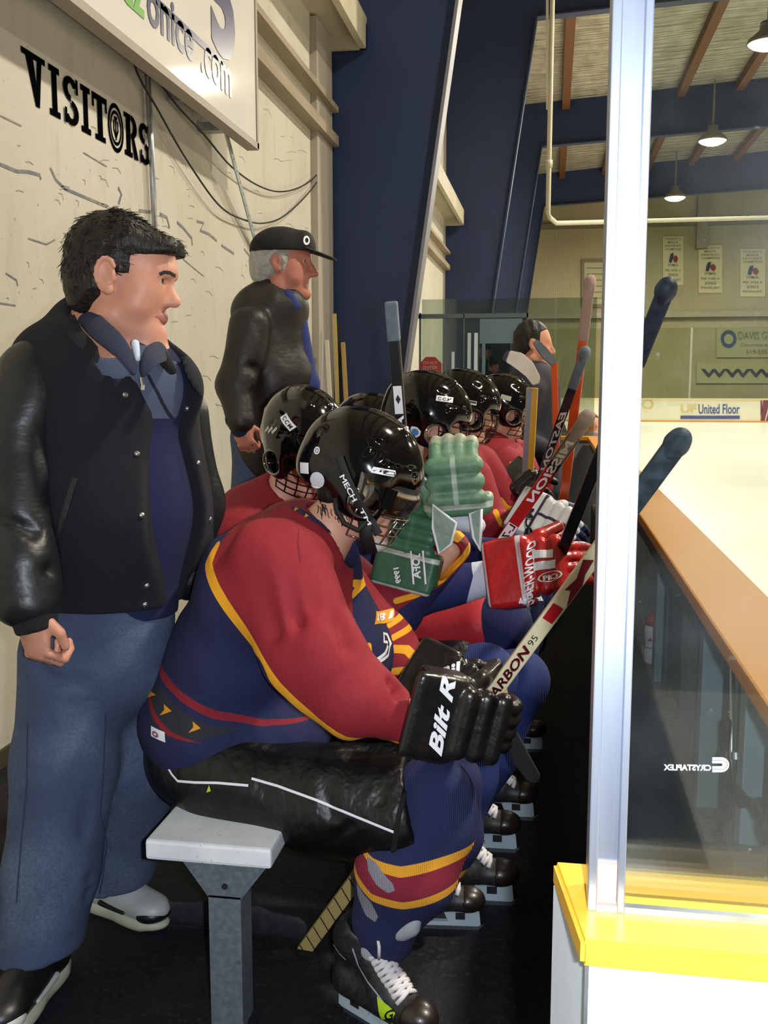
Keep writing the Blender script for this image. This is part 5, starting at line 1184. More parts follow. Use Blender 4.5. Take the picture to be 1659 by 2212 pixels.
for q in (((1150, 1205), (1195, 1205), (1150, 1188)), ((1152, 1232), (1200, 1228), (1152, 1214))): decal('white_panel', SQ, GR, *q, mstick, GR, off=.003)
# player four and five: red jerseys further along the bench
t4, HF4, h4, j4 = player('seated hockey player in plain red jersey holding a stick, third helmet along the bench', (1000, 868), 4.2, 12, 5, 'cage', (-.68, 4.15, .60), W(985, 1010, 4.2), [W(1130, 1225, 4.05), W(1140, 1215, 4.3)], [W(1110, 1530, 4.1), W(1125, 1500, 4.3)], mred_j, mred_s, mnav_s,
    [[W(1010, 1040, 4.0), W(1070, 1160, 3.95), W(1130, 1125, 3.8)], [W(1030, 1010, 4.4), W(1110, 1110, 4.4), W(1170, 1120, 4.2)]], .010)
set_attr(j4, 'yel', l2(j4, [(1070, 1105), (1085, 1125), (1110, 1128)], .02, 3.9))
ldecal(h4, HF4, 'sticker', SQ, hloc(HF4, 1015, 869), (1, .02), (-.02, 1), .055, .016, mstick); up1(ldecal(h4, HF4, 'sticker_box', SQ, hloc(HF4, 1021, 869), (1, .02), (-.02, 1), .03, .008, mblk))
foot(t4, un(1095, 1575, Y=3.95)[0], 3.95, 2)
mgw = mat('white_navy_glove', 'c9ccd2', .45, layers=[('palm', '23294a'), ('cuffedge', '1b1f3a'), ('seam', '1b1f3a')], bump=[(40, .3, .006)])
GW = dup(GR, glove_at(GR, t4, W(1165, 1120, 3.7), W(1235, 1150, 3.65), (.1, -1, .5), 1.2), t4); 
for c_ in list(GW.children): bpy.data.objects.remove(c_)
for c_ in list(GRb.children): bpy.data.objects.remove(c_)
GW.data = GR.data.copy(); GW.data.materials[0] = mgw; wcopy(GW); decal('lettering', text_geo('CCM', .04), GW, (1150, 1165), (1155, 1100), (1132, 1163), mblk, GW, off=.004)
t5, HF5, h5, j5 = player('farthest seated hockey player in red jersey, farthest black helmet along the bench', (1085, 868), 4.95, 10, 8, 'cage', (-.64, 4.9, .60), W(1085, 985, 4.95), [W(1160, 1150, 4.8), W(1165, 1140, 5.05)], [W(1150, 1400, 4.85), W(1158, 1390, 5.05)], mred_j, mred_s, mnav_s,
    [[W(1090, 1010, 4.75), W(1115, 1085, 4.7), W(1130, 1050, 4.45)], [W(1110, 990, 5.15), W(1150, 1060, 5.1), W(1170, 1050, 4.9)]], .011)
set_attr(j5, 'yel', l2(j5, [(1105, 1000), (1125, 1008), (1135, 1018)], .02, 4.7))
ldecal(h5, HF5, 'sticker', SQ, hloc(HF5, 1093, 859), (1, -.1), (.1, 1), .05, .022, mat('dim_sticker', 'a7a79c', .6))
GK = dup(GB, glove_at(GB, t5, W(1125, 1040, 4.4), W(1150, 1060, 4.35), (0, -1, .4), 1.1), t5)
for c_ in list(GK.children): bpy.data.objects.remove(c_)
t6, HF6, h6, j6 = player('hockey player mostly hidden, only a sliver of helmet showing between two others', (803, 925), 3.85, 14, 5, 'cage', (-.74, 3.80, .60), W(760, 1080, 3.85), [W(985, 1330, 3.72), W(990, 1330, 3.95)], [W(1000, 1560, 3.72), W(1005, 1540, 3.95)], mred_j, mshorts, mnav_s,
    [[W(780, 1120, 3.68), W(860, 1200, 3.66), W(930, 1180, 3.62)]], .012)
set_attr(j6, 'yel', np.full(len(j6.data.vertices), -1.))
# ================================================================ standing men
mwool = mat('dark_navy_wool', '0a0c15', .95, noise=(60, '11141f', .5), bump=[(200, .3, .002)]); mbrow = mat('brow_hair', '1c1511', .7); mleath = mat('black_leather', '141619', .42, noise=(5, '22262a', .4), bump=[(9, .35, .02, 'noise', (1, 1, 1.6)), (60, .12, .003)])
mrib = mat('black_rib_knit', '101012', .9, bump=[(90, .6, .004, 'X')]); mfleece = mat('navy_fleece', '141a40', .95, layers=[('gry', '4b5268'), ('zip', '10131f')], bump=[(150, .3, .003)])
mjean = mat('blue_denim', '3d4a66', .9, noise=[(3.5, '66788f', .6), (160, '333f5a', .5)], bump=[(300, .3, .001), (6, .5, .03)])
mbut = mat('snap_button', 'c3c5c4', .2, .9)
def hand_prims(f, curl=60, side=1):   # x to the fingers, z back of the hand, y*side thumb
    P = [(f.ell((.045, 0, 0), (.048, .040, .016)), .01), (f.cap((-.02, 0, 0), (.02, 0, 0), .026, .028), .02)]
    for i, y in enumerate((.030, .010, -.010, -.029)):
        L = (.040, .045, .042, .032)[i]; p = np.array([.085-.004*abs(i-1), y, .0]); a = 0
        for sg in range(3):
            a += math.radians(curl*(.5, .6, .4)[sg]); q = p+np.array([L*math.cos(a), 0, -L*math.sin(a)]); P.append((f.cap(p, q, .0095-.001*sg, .009-.001*sg), .003)); p = q; L *= .65
    P += [(f.cap((.01, side*.03, -.005), (.045, side*.055, -.015), .013, .011), .012), (f.cap((.045, side*.055, -.015), (.075, side*.05, -.025), .0105, .009), .004)]
    return P
def shoe(parent, toe, heel, k, up_m, sole_m, acc, lift=0.0):
    toe, heel = np.array(toe), np.array(heel); d = toe-heel; yaw = math.degrees(math.atan2(d[1], d[0])); c = (toe+heel)/2; f = Fr((c[0], c[1], lift), rotm(0, 0, yaw), k)
    u = iso('shoe', [f.ell((.0, 0, .05), (.145, .045, .035)), (f.cap((-.09, 0, .06), (-.085, 0, .11), .042, .040), .03), (f.cap((-.07, 0, .10), (.06, 0, .06), .042, .036), .03), (f.ell((.1, 0, .052), (.048, .046, .032)), .02)], .005, up_m, parent, k=.03, inter=[f.half((0, 0, .028), (0, 0, -1))], sub=[f.cap((-.085, 0, .11), (-.08, 0, .2), .032)])
    iso('sole', [f.ell((.06, 0, .02), (.092, .05, .024)), f.ell((-.07, 0, .02), (.08, .043, .024)), f.box((0, 0, .022), (.1, .038, .018), .012)], .005, sole_m, u, k=.02, inter=[f.half((0, 0, .002), (0, 0, -1)), f.half((0, 0, .036), (0, 0, 1))])
    iso('toe_panel', [f.ell((.105, 0, .045), (.046, .049, .026))], .005, acc, u, inter=[f.half((.09, 0, 0), (-1, 0, 0)), f.half((0, 0, .03), (0, 0, -1))])
    m_ = MB()
    for i in range(5):
        x = .0+.018*i; z = .105-.011*i-.0
        for s_ in (1, -1): m_.path([f.p(x-.005, s_*.03, z-.008), f.p(x, 0, z+.006), f.p(x+.01, -s_*.03, z-.012)], .003*k, 6)
    m_.build('laces', mlace, u, smooth=True)
    for s_ in (1, -1): iso('side_stripe', [f.cap((-.03, s_*.0455, .05), (.05, s_*.047, .045), .008, .005)], .004, acc, u)
    return u
# man with the varsity jacket
m1 = thing('person', 'big man with dark hair standing by the wall in an open dark jacket and jeans', 'person', (-1.05, 2.3, 0), 'men standing behind the bench')
HM = Fr(PX(264, 602, 2.3), rotm(0, 7, 7), 1.16)
YM = 2.32
hand_f = Fr(PX(72, 1345, 2.06), np.stack([[.18, 0, -1], [0.1, -1, 0], [-1, -.1, -.18]], 1).astype(float), 1.05)
Rz = np.array([[.15, -.35, -.92], [-.1, -.93, .33], [-.98, .05, -.18]]).T   # rows->cols handled below
hx = np.array([.20, -.05, -.98]); hx /= np.linalg.norm(hx); hz = np.array([-.35, -.93, 0]); hz -= hx*(hz @ hx); hz /= np.linalg.norm(hz); hy = np.cross(hz, hx)
hand_f = Fr(PX(66, 1328, 2.05), np.stack([hx, hy, hz], 1), 1.15)
body1 = iso('body', head_prims(HM, neck=False, jaw=1.15, fat=.006, nose=1.03, brow=.020)+[(capx((225, 650, 2.32, 62), (218, 760, 2.36, 78), 1.0), .05), (capx((300, 700, 2.3, 26), (270, 730, 2.33, 40)), .04), (capx((130, 800, YM, 70), (330, 820, YM, 70)), .05), (capx((235, 850, YM, 130), (240, 1350, YM, 130), .7), .05),
    (capx((70, 860, 2.24, 42), (48, 1080, 2.16, 36)), .04), (capx((48, 1080, 2.16, 36), (66, 1310, 2.05, 26)), .02), (capx((380, 850, 2.45, 48), (420, 1080, 2.48, 42)), .03), (capx((420, 1080, 2.48, 36), (405, 1220, 2.45, 24)), .02),
    (capx((160, 1400, 2.28, 95), (95, 1990, 2.16, 36)), .05), (capx((290, 1400, 2.42, 90), (245, 1880, 2.47, 34)), .04)]+hand_prims(hand_f, 118, 1), .0055, mskin, m1, k=.02, sub=head_subs(HM, .012), ks=.004)
eyes(HM, m1, .012)
surf_line('eyebrow', body1, [(344, 593), (354, 588), (366, 589), (378, 596)], .0085, mbrow, m1, off=.0015, step=4)
iso('lips', [HM.cap((.0875, 0, -.0640), (.0765, s*.026, -.0665), .0034, .0016) for s in (1, -1)]+[HM.cap((.0865, 0, -.0735), (.0765, s*.024, -.0690), .0037, .0016) for s in (1, -1)], .003, mat('muted_lip', 'a8695f', .45), m1)
iso('ear', [HM.ell((-.008, -.083, -.003), (.020, .0075, .033)), *[(HM.cap((-.007+.019*math.cos(math.radians(t)), -.0885, .002+.029*math.sin(math.radians(t))), (-.007+.019*math.cos(math.radians(t+27)), -.0885, .002+.029*math.sin(math.radians(t+27))), .0042), .004) for t in range(30, 215, 27)], (HM.ell((.002, -.085, -.030), (.009, .007, .010)), .006), (HM.cap((.010, -.085, -.008), (.009, -.086, .0), .005), .005)], .0022, mskin, m1, k=.006, sub=[HM.ell((-.006, -.0925, .004), (.0115, .0075, .019))], ks=.004)
hairP = [HM.ell((-.020, 0, .035), (.103, .084, .101)), (HM.ell((-.06, 0, -.02), (.058, .068, .068)), .03), (HM.cap((.02, -.05, .078), (.092, -.030, .068), .034, .026), .03), (HM.cap((.02, .05, .078), (.092, .030, .068), .034, .026), .03), (HM.cap((.0, -.072, .03), (.012, -.076, .012), .016, .010), .012), (HM.cap((.0, .072, .03), (.012, .076, .012), .016, .010), .012)]
hair1 = iso('hair', hairP, .0045, mhair, m1, k=.03, disp=addf(wnoise(.0022, 150, 4), wnoise(.002, 60, 8)), relax=1,
    inter=[lambda p: np.minimum.reduce([HM.half((-.028, 0, 0), (1, 0, .15))(p), HM.half((0, 0, .036), (.20, 0, -1))(p), np.maximum(HM.half((.036, 0, 0), (1, 0, .0))(p), HM.half((0, 0, .006), (0, 0, -1))(p))])], sub=[HM.ell((-.012, s*.088, -.006), (.026, .016, .034)) for s in (1, -1)])
rs = random.Random(9); hs = MB(); M_ = bvh(hair1)
for k in range(700):
    th = rs.uniform(0, 2*math.pi); ph = rs.uniform(-.5, 1.45); d = np.array([math.cos(ph)*math.cos(th), math.cos(ph)*math.sin(th), math.sin(ph)])
    o_ = Vector(HM.p(-.02, 0, .035)); dw = Vector(HM.R @ d); h_, n_, i_, q_ = M_.ray_cast(o_+dw*.3, -dw, .35)
    if not h_: continue
    fl_ = Vector(HM.R @ np.array([.9, rs.uniform(-.4, .4), -.1])) if d[0] > -.2 else Vector(HM.R @ np.array([-.3, rs.uniform(-.3, .3), -.9]))
    fl_ = (fl_-n_*fl_.dot(n_)).normalized(); L_ = rs.uniform(.012, .028)
    hs.path([h_-n_*.001, h_+fl_*L_*.5+n_*rs.uniform(.001, .005), h_+fl_*L_+n_*rs.uniform(.0, .010)], [.0011, .0009, .0003], 3)
hs.build('hair_tuft', mhair, hair1, smooth=True)
# fleece pullover
fl = iso('fleece_pullover', [capx((150, 790, YM, 80), (330, 830, YM, 75), .9), capx((235, 830, YM, 140), (250, 1100, YM, 158), .78), capx((250, 1100, YM, 158), (248, 1290, YM, 140), .8), (capx((215, 735, 2.33, 82), (225, 775, 2.34, 92), .9), .03)], .007, mfleece, m1, k=.06, disp=wnoise(.004, 16, 2, (1, .6, .4)), sub=[capx((225, 640, 2.3, 70), (245, 755, 2.28, 62), 1.0)], ks=.01,
    inter=[half(un(250, 1348, Y=2.2), (0, 0, -1))])
set_attr(fl, 'gry', np.minimum(poly_sd(verts_of(fl)[:, [0, 2]], xz([(190, 722), (230, 735), (272, 742), (300, 745), (335, 775), (410, 800), (420, 911), (250, 902), (180, 800)], 2.2)), 2.3-verts_of(fl)[:, 1]))
set_attr(fl, 'zip', np.minimum(l2(fl, [(300, 810), (318, 850), (335, 906)], .007, 2.18), 2.3-verts_of(fl)[:, 1]))
MB().path([W(306, 815, 2.165), W(309, 832, 2.165), W(308, 842, 2.165)], .005, 6).build('zip_pull', mbut, fl)
# folded collar
def sheet(name, A_, B_, m, par, thick=.008, mid=.5, bulge=.006):
    n = len(A_); vs = []
    for a, b in zip(A_, B_):
        p, q = W(*a), W(*b); d = Vector((0, -1, .3)).normalized(); vs += [p, (p+q)/2+np.array(d)*bulge, q]
    fs = [(3*i+k, 3*i+k+1, 3*i+k+4, 3*i+k+3) for i in range(n-1) for k in (0, 1)]
    o = mesh_obj(name, vs, fs, m, par, True)
    sd = o.modifiers.new('s', 'SOLIDIFY'); sd.thickness = thick; sd.offset = 0; sb_ = o.modifiers.new('b', 'SUBSURF'); sb_.levels = 2; sb_.render_levels = 2; return o
sheet('collar', [(150, 640, 2.48), (166, 634, 2.38), (200, 664, 2.25), (240, 700, 2.185), (275, 730, 2.16), (301, 795, 2.15)], [(142, 668, 2.48), (152, 668, 2.38), (172, 706, 2.22), (212, 742, 2.15), (252, 768, 2.125), (294, 822, 2.13)], mfleece, fl)
sheet('collar', [(303, 795, 2.15), (306, 760, 2.16), (325, 738, 2.22), (350, 735, 2.32)], [(310, 824, 2.135), (332, 790, 2.14), (358, 782, 2.19), (374, 775, 2.30)], mfleece, fl)
iso('undershirt', [capx((292, 742, 2.19, 9), (298, 775, 2.18, 6))], .003, mat('white_tee', 'c8d4e0', .8), m1)
# open varsity jacket
cutpoly = [(150, 600), (205, 705), (262, 790), (303, 895), (300, 980), (312, 1110), (322, 1250), (325, 1420), (385, 1420), (398, 1290), (412, 1150), (416, 1000), (396, 900), (372, 830), (345, 770), (345, 600)]
cp = xz(cutpoly, 2.17)
def cutf(p): return np.maximum(-poly_sd(p[:, [0, 2]], cp).astype(np.float32), p[:, 1]-2.33)
jk = iso('jacket', [capx((112, 790, YM, 92), (350, 840, YM, 85), .95), capx((215, 830, YM, 165), (240, 1100, YM, 198), .86), capx((240, 1100, YM, 198), (225, 1270, YM, 172), .86), capx((330, 900, 2.4, 90), (398, 1160, 2.42, 60), .9), (capx((170, 700, 2.36, 62), (290, 735, 2.42, 62), .9), .04)], .0075, mwool, m1, k=.05,
    disp=addf(wnoise(.006, 13, 6, (1, .6, .35)), creasex([[(140, 1000), (150, 1150), (135, 1260)], [(230, 900), (250, 1100)]], 2.1, .007, .02)), sub=[cutf, capx((225, 630, 2.32, 85), (250, 790, 2.26, 74), 1.0)], ks=.008, inter=[half(un(230, 1332, Y=2.15), (0, 0, -1))])
surf_line('jacket_collar', jk, [(148, 690), (165, 722), (192, 752), (222, 788)], .034, mrib, jk, off=.006, step=6)
iso('jacket_collar', [cap(W(352, 772, 2.26), W(372, 800, 2.2), .018, .012, .5)], .005, mrib, jk)
for x, y in ((296, 980), (306, 1113), (317, 1265), (313, 1306), (194, 748), (271, 853), (403, 882), (428, 1000), (453, 1122)):
    h_, n_ = hit(jk, x, y)
    if h_: MB().tube(h_-n_*.001, h_+n_*.004, .0075, .006, 16).tube(h_+n_*.004, h_+n_*.005, .003, n=10).build('snap_button', mbut, jk, smooth=True)
surf_line('pocket_welt', jk, [(163, 1032), (148, 1080), (122, 1165)], .014, mleath, jk, off=.003)
def sleeve(nm, pts, m, par, dis, h=.007, **kw): return iso(nm, chain(pts, .95), h, m, par, k=.05, disp=dis, **kw)
sleeve('sleeve', [(75, 822, 2.25, 88), (32, 1000, 2.18, 86), (52, 1250, 2.08, 76), (62, 1298, 2.06, 60)], mleath, m1, addf(wnoise(.008, 24, 5, (.5, .5, 1.3)), creasex([[(0, 1000), (60, 1040), (110, 1030)], [(0, 1120), (70, 1150)], [(0, 1210), (60, 1240), (120, 1230)], [(40, 850), (60, 960)]], 2.06, .016, .017)))
sleeve('sleeve', [(385, 900, 2.46, 62), (425, 1090, 2.5, 50), (405, 1250, 2.46, 44)], mleath, m1, wnoise(.006, 26, 7))
iso('cuff', [capx((70, 1308, 2.06, 54), (78, 1352, 2.05, 46))], .006, mrib, m1, inter=[half(un(78, 1362, Y=2.05), (.25, 0, -1))])
jn = iso('jeans', [capx((225, 1330, YM, 150), (215, 1420, YM, 152), .85), capx((165, 1420, 2.29, 122), (140, 1640, 2.25, 108)), capx((140, 1640, 2.25, 108), (112, 1880, 2.18, 98)), capx((112, 1880, 2.18, 98), (85, 2060, 2.12, 92)), capx((290, 1420, 2.42, 100), (300, 1640, 2.44, 88)), capx((300, 1640, 2.44, 88), (262, 1850, 2.46, 72)), capx((262, 1850, 2.46, 72), (238, 1950, 2.47, 78))], .0075, mjean, m1, k=.035,
    disp=addf(wnoise(.006, 15, 12, (1, .6, .5)), creasex([[(230, 1500), (215, 1640), (180, 1800)], [(60, 1990), (130, 2000)], [(200, 1900), (280, 1890)], [(50, 1930), (140, 1950), (160, 1930)], [(10, 1975), (80, 2000), (150, 1980)], [(15, 2020), (90, 2038), (150, 2015)], [(60, 1420), (110, 1470), (190, 1480)], [(225, 1400), (270, 1440), (340, 1420)], [(235, 1640), (300, 1700), (330, 1690)], [(190, 1930), (250, 1925), (310, 1930)]], 2.15, .015, .017)), inter=[half(un(85, 2062, Y=2.1), (0.1, 0, -1))])
surf_line('seam', jn, [(60, 1560), (58, 1700), (48, 1800), (40, 1900), (36, 1950)], .004, mat('dark_stitch', '2c3550', .9), jn, step=12)
surf_line('seam', jn, [(228, 1540), (222, 1680), (216, 1760), (232, 1820), (222, 1900), (212, 1945)], .004, bpy.data.materials['dark_stitch'], jn, step=12)
mshw = mat('grey_white_shoe', 'bcbfbd', .45, noise=(16, '9a9d9c', .4)); msol = mat('pale_sole', 'b9bca6', .5); mshb = mat('black_shoe_panel', '17181a', .4)
shoe(m1, un(375, 1990, Y=2.42)-[0, 0, 0], un(165, 1990, Y=2.56), 1.1, mshw, msol, mshb)
shoe(m1, (-1.215, 1.92, 0), (-1.22, 2.22, 0), 1.2, mshb, msol, mshw)
# rear man with cap and leather jacket
mbrl = mat('brown_black_leather', '171311', .5, noise=(7, '2a221d', .6), bump=[(12, .35, .02), (60, .15, .003)])
m2 = thing('person', 'older man in black cap and dark leather jacket standing behind the bench near the wall', 'person', (-1.1, 3.9, .24), 'men standing behind the bench')
YB = 3.9; H2 = Fr(PX(613, 568, YB), rotm(0, 2, 2), 1.14)
body2 = iso('body', head_prims(H2, neck=False, fat=.002, nose=1.02)+[(capx((606, 590, YB, 32), (600, 660, YB, 38)), .04), (capx((590, 680, YB, 55), (580, 960, YB, 55), .8), .05), (capx((545, 940, YB, 38), (530, 1230, YB, 28)), .03), (capx((585, 940, YB+.15, 38), (580, 1230, YB+.15, 28)), .03), (capx((545, 690, 3.72, 26), (510, 840, 3.66, 22)), .03), (capx((510, 840, 3.66, 22), (516, 915, 3.62, 16)), .02)]
    + hand_prims(Fr(PX(518, 915, 3.62), np.stack([[.3, 0, -.95], [.95, 0, .3], [0, -1, 0]], 1).astype(float), 1.0), 100), .0075, mskin_red, m2, k=.02, sub=head_subs(H2), ks=.004)
eyes(H2, m2)
iso('hair', [H2.ell((-.025, 0, .010), (.096, .089, .080)), (H2.ell((-.062, 0, -.035), (.052, .072, .052)), .02), (H2.cap((.0, -.075, .02), (.01, -.077, -.0), .014, .010), .01), (H2.cap((.0, .075, .02), (.01, .077, -.0), .014, .010), .01)], .005, mgrey, m2, disp=wnoise(.003, 140, 3), sub=[H2.ell((-.008, s*.09, -.008), (.022, .016, .030)) for s in (1, -1)], inter=[lambda p: np.minimum(H2.half((-.03, 0, 0), (1, 0, .2))(p), H2.half((.03, 0, .0), (1, 0, -.3))(p))])
mcapb = mat('black_cotton_cap', '0d0d0e', .85, bump=[(200, .3, .001)])
cp_ = iso('baseball_cap', [H2.ell((-.008, 0, .042), (.112, .094, .080)), (H2.ell((.075, 0, .062), (.03, .06, .045)), .03)], .005, mcapb, m2, k=.03, inter=[H2.half((0, 0, .034), (.05, 0, -1))], sub=[H2.ell((-.01, 0, .01), (.1, .08, .08))])
iso('cap_brim', [H2.cap((.09, -.025, .044), (.15, -.018, .024), .042, .034, .16, (.3, 0, 1)), H2.cap((.09, .025, .044), (.15, .018, .024), .042, .034, .16, (.3, 0, 1))], .004, mcapb, cp_, k=.02)
decal('cap_emblem', ring_geo(r0=.25, r1=.45), cp_, (655, 530), (670, 530), (655, 508), mstick, cp_)
jk2 = iso('jacket', [capx((560, 660, YB, 48), (620, 665, YB, 40), 1.4), capx((582, 690, YB, 76), (584, 830, YB, 86), .95), capx((584, 830, YB, 86), (586, 960, YB, 80), .95), (capx((588, 620, YB, 34), (600, 640, YB, 34), 1.2), .04), (capx((538, 700, 3.72, 42), (508, 830, 3.66, 42), .9), .03), (capx((508, 830, 3.66, 42), (520, 905, 3.62, 30), .9), .02)], .0095, mbrl, m2, k=.05,
    disp=addf(wnoise(.012, 22, 15, (1, .6, .8)), creasex([[(500, 780), (560, 800)], [(480, 830), (550, 850), (600, 840)], [(560, 700), (600, 800), (610, 920)]], 3.65, .012, .02)), sub=[capx((608, 570, YB, 40), (612, 640, YB-.02, 32))])
iso('shirt', [capx((640, 680, YB-.0, 22), (660, 830, YB+.0, 28), .9), capx((660, 830, YB+.0, 28), (658, 960, YB+.0, 30), .9), capx((622, 640, YB-.07, 16), (634, 662, YB-.06, 18))], .009, mat('blue_shirt', '1d2a66', .8), m2, k=.03)
iso('cuff', [capx((512, 905, 3.62, 26), (520, 925, 3.62, 22))], .007, mfleece if False else mat('navy_cuff', '161c3c', .9), m2)
iso('jeans', [capx((560, 940, YB, 60), (570, 960, YB, 62), .9), capx((545, 950, YB, 44), (530, 1240, YB, 36)), capx((590, 950, YB+.15, 44), (582, 1240, YB+.15, 36))], .011, mjean, m2, k=.04, disp=wnoise(.005, 20, 2))
zf = .24
shoe(m2, (W(560, 1000, YB)[0]+.14, YB-.02, 0), (W(530, 1000, YB)[0]-.05, YB, 0), 1.0, mshb, msol, mshb, zf); shoe(m2, (W(600, 1000, YB)[0]+.14, YB+.15, 0), (W(570, 1000, YB)[0]-.05, YB+.17, 0), 1.0, mshb, msol, mshb, zf)
sbox('floor_step', (-1.75, 3.55, 0), (-.93, 5.2, .24), mwood)
# far man at the partition
m3 = thing('person', 'dark haired man in a dark jacket standing at the far end of the bench', 'person', (-.1, 6.3, 0), 'men standing behind the bench')
H3 = Fr(PX(1153, 744, 6.3), rotm(0, 4, 2), 1.14)
cz = un(1150, 800, Y=6.3); X3 = float(cz[0])
body3 = iso('body', head_prims(H3, neck=False)+[(cap(H3.p(-.03, 0, -.06), H3.p(-.05, 0, -.2), .055, .065), .04), (cap((X3, 6.3, 1.35), (X3, 6.3, .95), .13, .13, 1.2), .04), (cap((X3+.03, 6.2, .95), (X3+.04, 6.18, .08), .08, .05), .03), (cap((X3-.03, 6.42, .95), (X3-.02, 6.44, .08), .08, .05), .03)], .009, mskin, m3, k=.02, sub=head_subs(H3), ks=.004)
eyes(H3, m3)
iso('hair', [H3.ell((-.018, 0, .035), (.098, .083, .096)), (H3.ell((-.055, 0, -.02), (.055, .07, .06)), .03)], .006, mhair, m3, disp=wnoise(.003, 110, 3), inter=[lambda p: np.minimum.reduce([H3.half((-.02, 0, 0), (1, 0, .15))(p), H3.half((0, 0, .055), (.42, 0, -1))(p), np.maximum(H3.half((.03, 0, 0), (1, 0, 0))(p), H3.half((0, 0, .006), (0, 0, -1))(p))])])
iso('jacket', [cap((X3-.0, 6.2, 1.50), (X3-.0, 6.4, 1.50), .10), cap((X3, 6.3, 1.45), (X3, 6.3, .85), .18, .18, 1.1), cap((X3-.0, 6.1, 1.45), (X3-.06, 6.06, 1.15), .07, .06), cap((X3-.06, 6.06, 1.15), (X3+.14, 6.04, 1.08), .06, .05)], .012, mat('charcoal_jacket', '1a1d2b', .8), m3, k=.06, disp=wnoise(.008, 18, 4))
iso('trousers', [cap((X3+.03, 6.2, .9), (X3+.04, 6.18, .06), .1, .08), cap((X3-.03, 6.42, .9), (X3-.02, 6.44, .06), .1, .08)], .014, mat('dark_trousers', '15161c', .8), m3, k=.03)
shoe(m3, (X3+.18, 6.17, 0), (X3-.1, 6.18, 0), 1.0, mshb, msol, mshb); shoe(m3, (X3+.12, 6.44, 0), (X3-.16, 6.44, 0), 1.0, mshb, msol, mshb)

m4 = thing('person', 'tiny distant figure with dark hair and grey top beyond the far glass partition', 'person', (.55, 12.6, 0))
H4 = Fr(W(1281, 915, 12.6), rotm(0, 0, -60), .95); z4 = H4.o
iso('body', head_prims(H4)+[(cap(z4+A([0, 0, -.2]), z4+A([0, 0, -.55]), .12, .12), .04), (cap(z4+A([0, .0, -.55]), (z4[0], z4[1], .1), .1, .08), .04)], .02, mskin, m4, k=.03)
iso('hair', [H4.ell((-.02, 0, .04), (.098, .083, .096))], .012, mhair, m4, inter=[lambda p: np.minimum(H4.half((-.0, 0, 0), (1, 0, .15))(p), H4.half((0, 0, .055), (.3, 0, -1))(p))])
iso('jacket', [cap(z4+A([-.14, 0, -.24]), z4+A([.14, 0, -.24]), .09), cap(z4+A([0, 0, -.25]), z4+A([0, 0, -.55]), .17, .17), cap(z4+A([-.18, 0, -.25]), z4+A([-.24, -.1, -.5]), .07), cap(z4+A([.18, 0, -.25]), z4+A([.24, -.1, -.5]), .07)], .02, mat('grey_top', '5d6472', .8), m4, k=.05)
iso('trousers', [cap(z4+A([-.09, 0, -.5]), (z4[0]-.1, z4[1], .02), .1, .08), cap(z4+A([.09, 0, -.5]), (z4[0]+.1, z4[1], .02), .1, .08)], .02, mnavy, m4, k=.02)
# ================================================================ sticks of the other players
mtg = mat('grey_tape', '5b6672', .7, noise=(30, '7b8794', .5)); mtb = mat('beige_tape', '9c8b78', .8, noise=(30, '7d6d5c', .5)); mtn = mat('navy_tape', '1b2036', .55, noise=(30, '35405e', .5), bump=[(50, .4, .004)])
a, b = W(892, 1240, 2.80), W(845, 655, 2.66)
t, s = stick('black hockey stick standing upright behind the nearest helmet, grey taped top and white letters', (a, b), .031, .026, '0d0e12', tape_m=mtg, tape_len=.1, knob=False)
def fr_of(a, b, px, py):
    a, b = np.array(a), np.array(b); best = (1e9, 0)
    for i in range(201):
        w = a+(b-a)*i/200; d = w-np.array([0, 0, H]); z = d @ FW; x, y = CX+F*(d @ RT)/z, CY-F*(d @ UP)/z; e = (x-px)**2+(y-py)**2
        if e < best[0]: best = (e, i/200)
    return best[1]
q = lambda px, py: fr_of(a, b, px, py)
strip_on('print_block', a, b, q(860, 892), q(854, 832), SQ, .031, mstick, t, .026, hfrac=.75)
strip_on('print_mark', a, b, q(857, 870), q(856, 850), poly_geo([[(0, .5), (.5, .95), (1, .5), (.5, .05)]]), .031, mblk, t, .026, hfrac=.5, off=.0006)
strip_on('lettering', a, b, q(868, 940), q(862, 895), text_geo('EA', .04), .031, mstick, t, .026, hfrac=.75)
# mission style red and black stick
a, b = W(1082, 1172, 2.98), W(1266, 905, 2.75)
t, s = stick('red and black hockey stick with slanted white lettering and beige taped grip', (a, b), .034, .024, 'a51a1e', tape_m=mtb, tape_len=.16)
q = lambda px, py: fr_of(a, b, px, py)
strip_on('black_section', a, b, q(1195, 1010), q(1245, 938), SQ, .034, mblk, t, .024, hfrac=.95)
strip_on('lettering', a, b, q(1236, 948), q(1146, 1080), text_geo('MISSION', .03, .15), .034, mstick, t, .024, hfrac=.62, off=.001)
strip_on('print_block', a, b, q(1088, 1165), q(1112, 1128), SQ, .034, mstick, t, .024, hfrac=.9, off=.0005); strip_on('lettering', a, b, q(1111, 1130), q(1092, 1158), text_geo('L-7', .02), .034, mblk, t, .024, hfrac=.6, off=.0012)
# black stick out of the red glove up to the knob behind the glass
a, b = W(1212, 1195, 2.84), W(1438, 628, 2.35)
stick('black hockey stick rising from the red glove, navy taped knob showing through the glass', (a, b), .032, .024, '15161b', tape_m=mtn, tape_len=.20, tape_r=1.12)
# orange stick
a, b = W(1205, 1180, 3.85), W(1274, 612, 3.6)
stick('bright orange hockey stick with pale taped grip left of the aluminium post', (a, b), .034, .026, 'd9531e', tape_m=mat('pale_pink_tape', 'a58a80', .8), tape_len=.20)
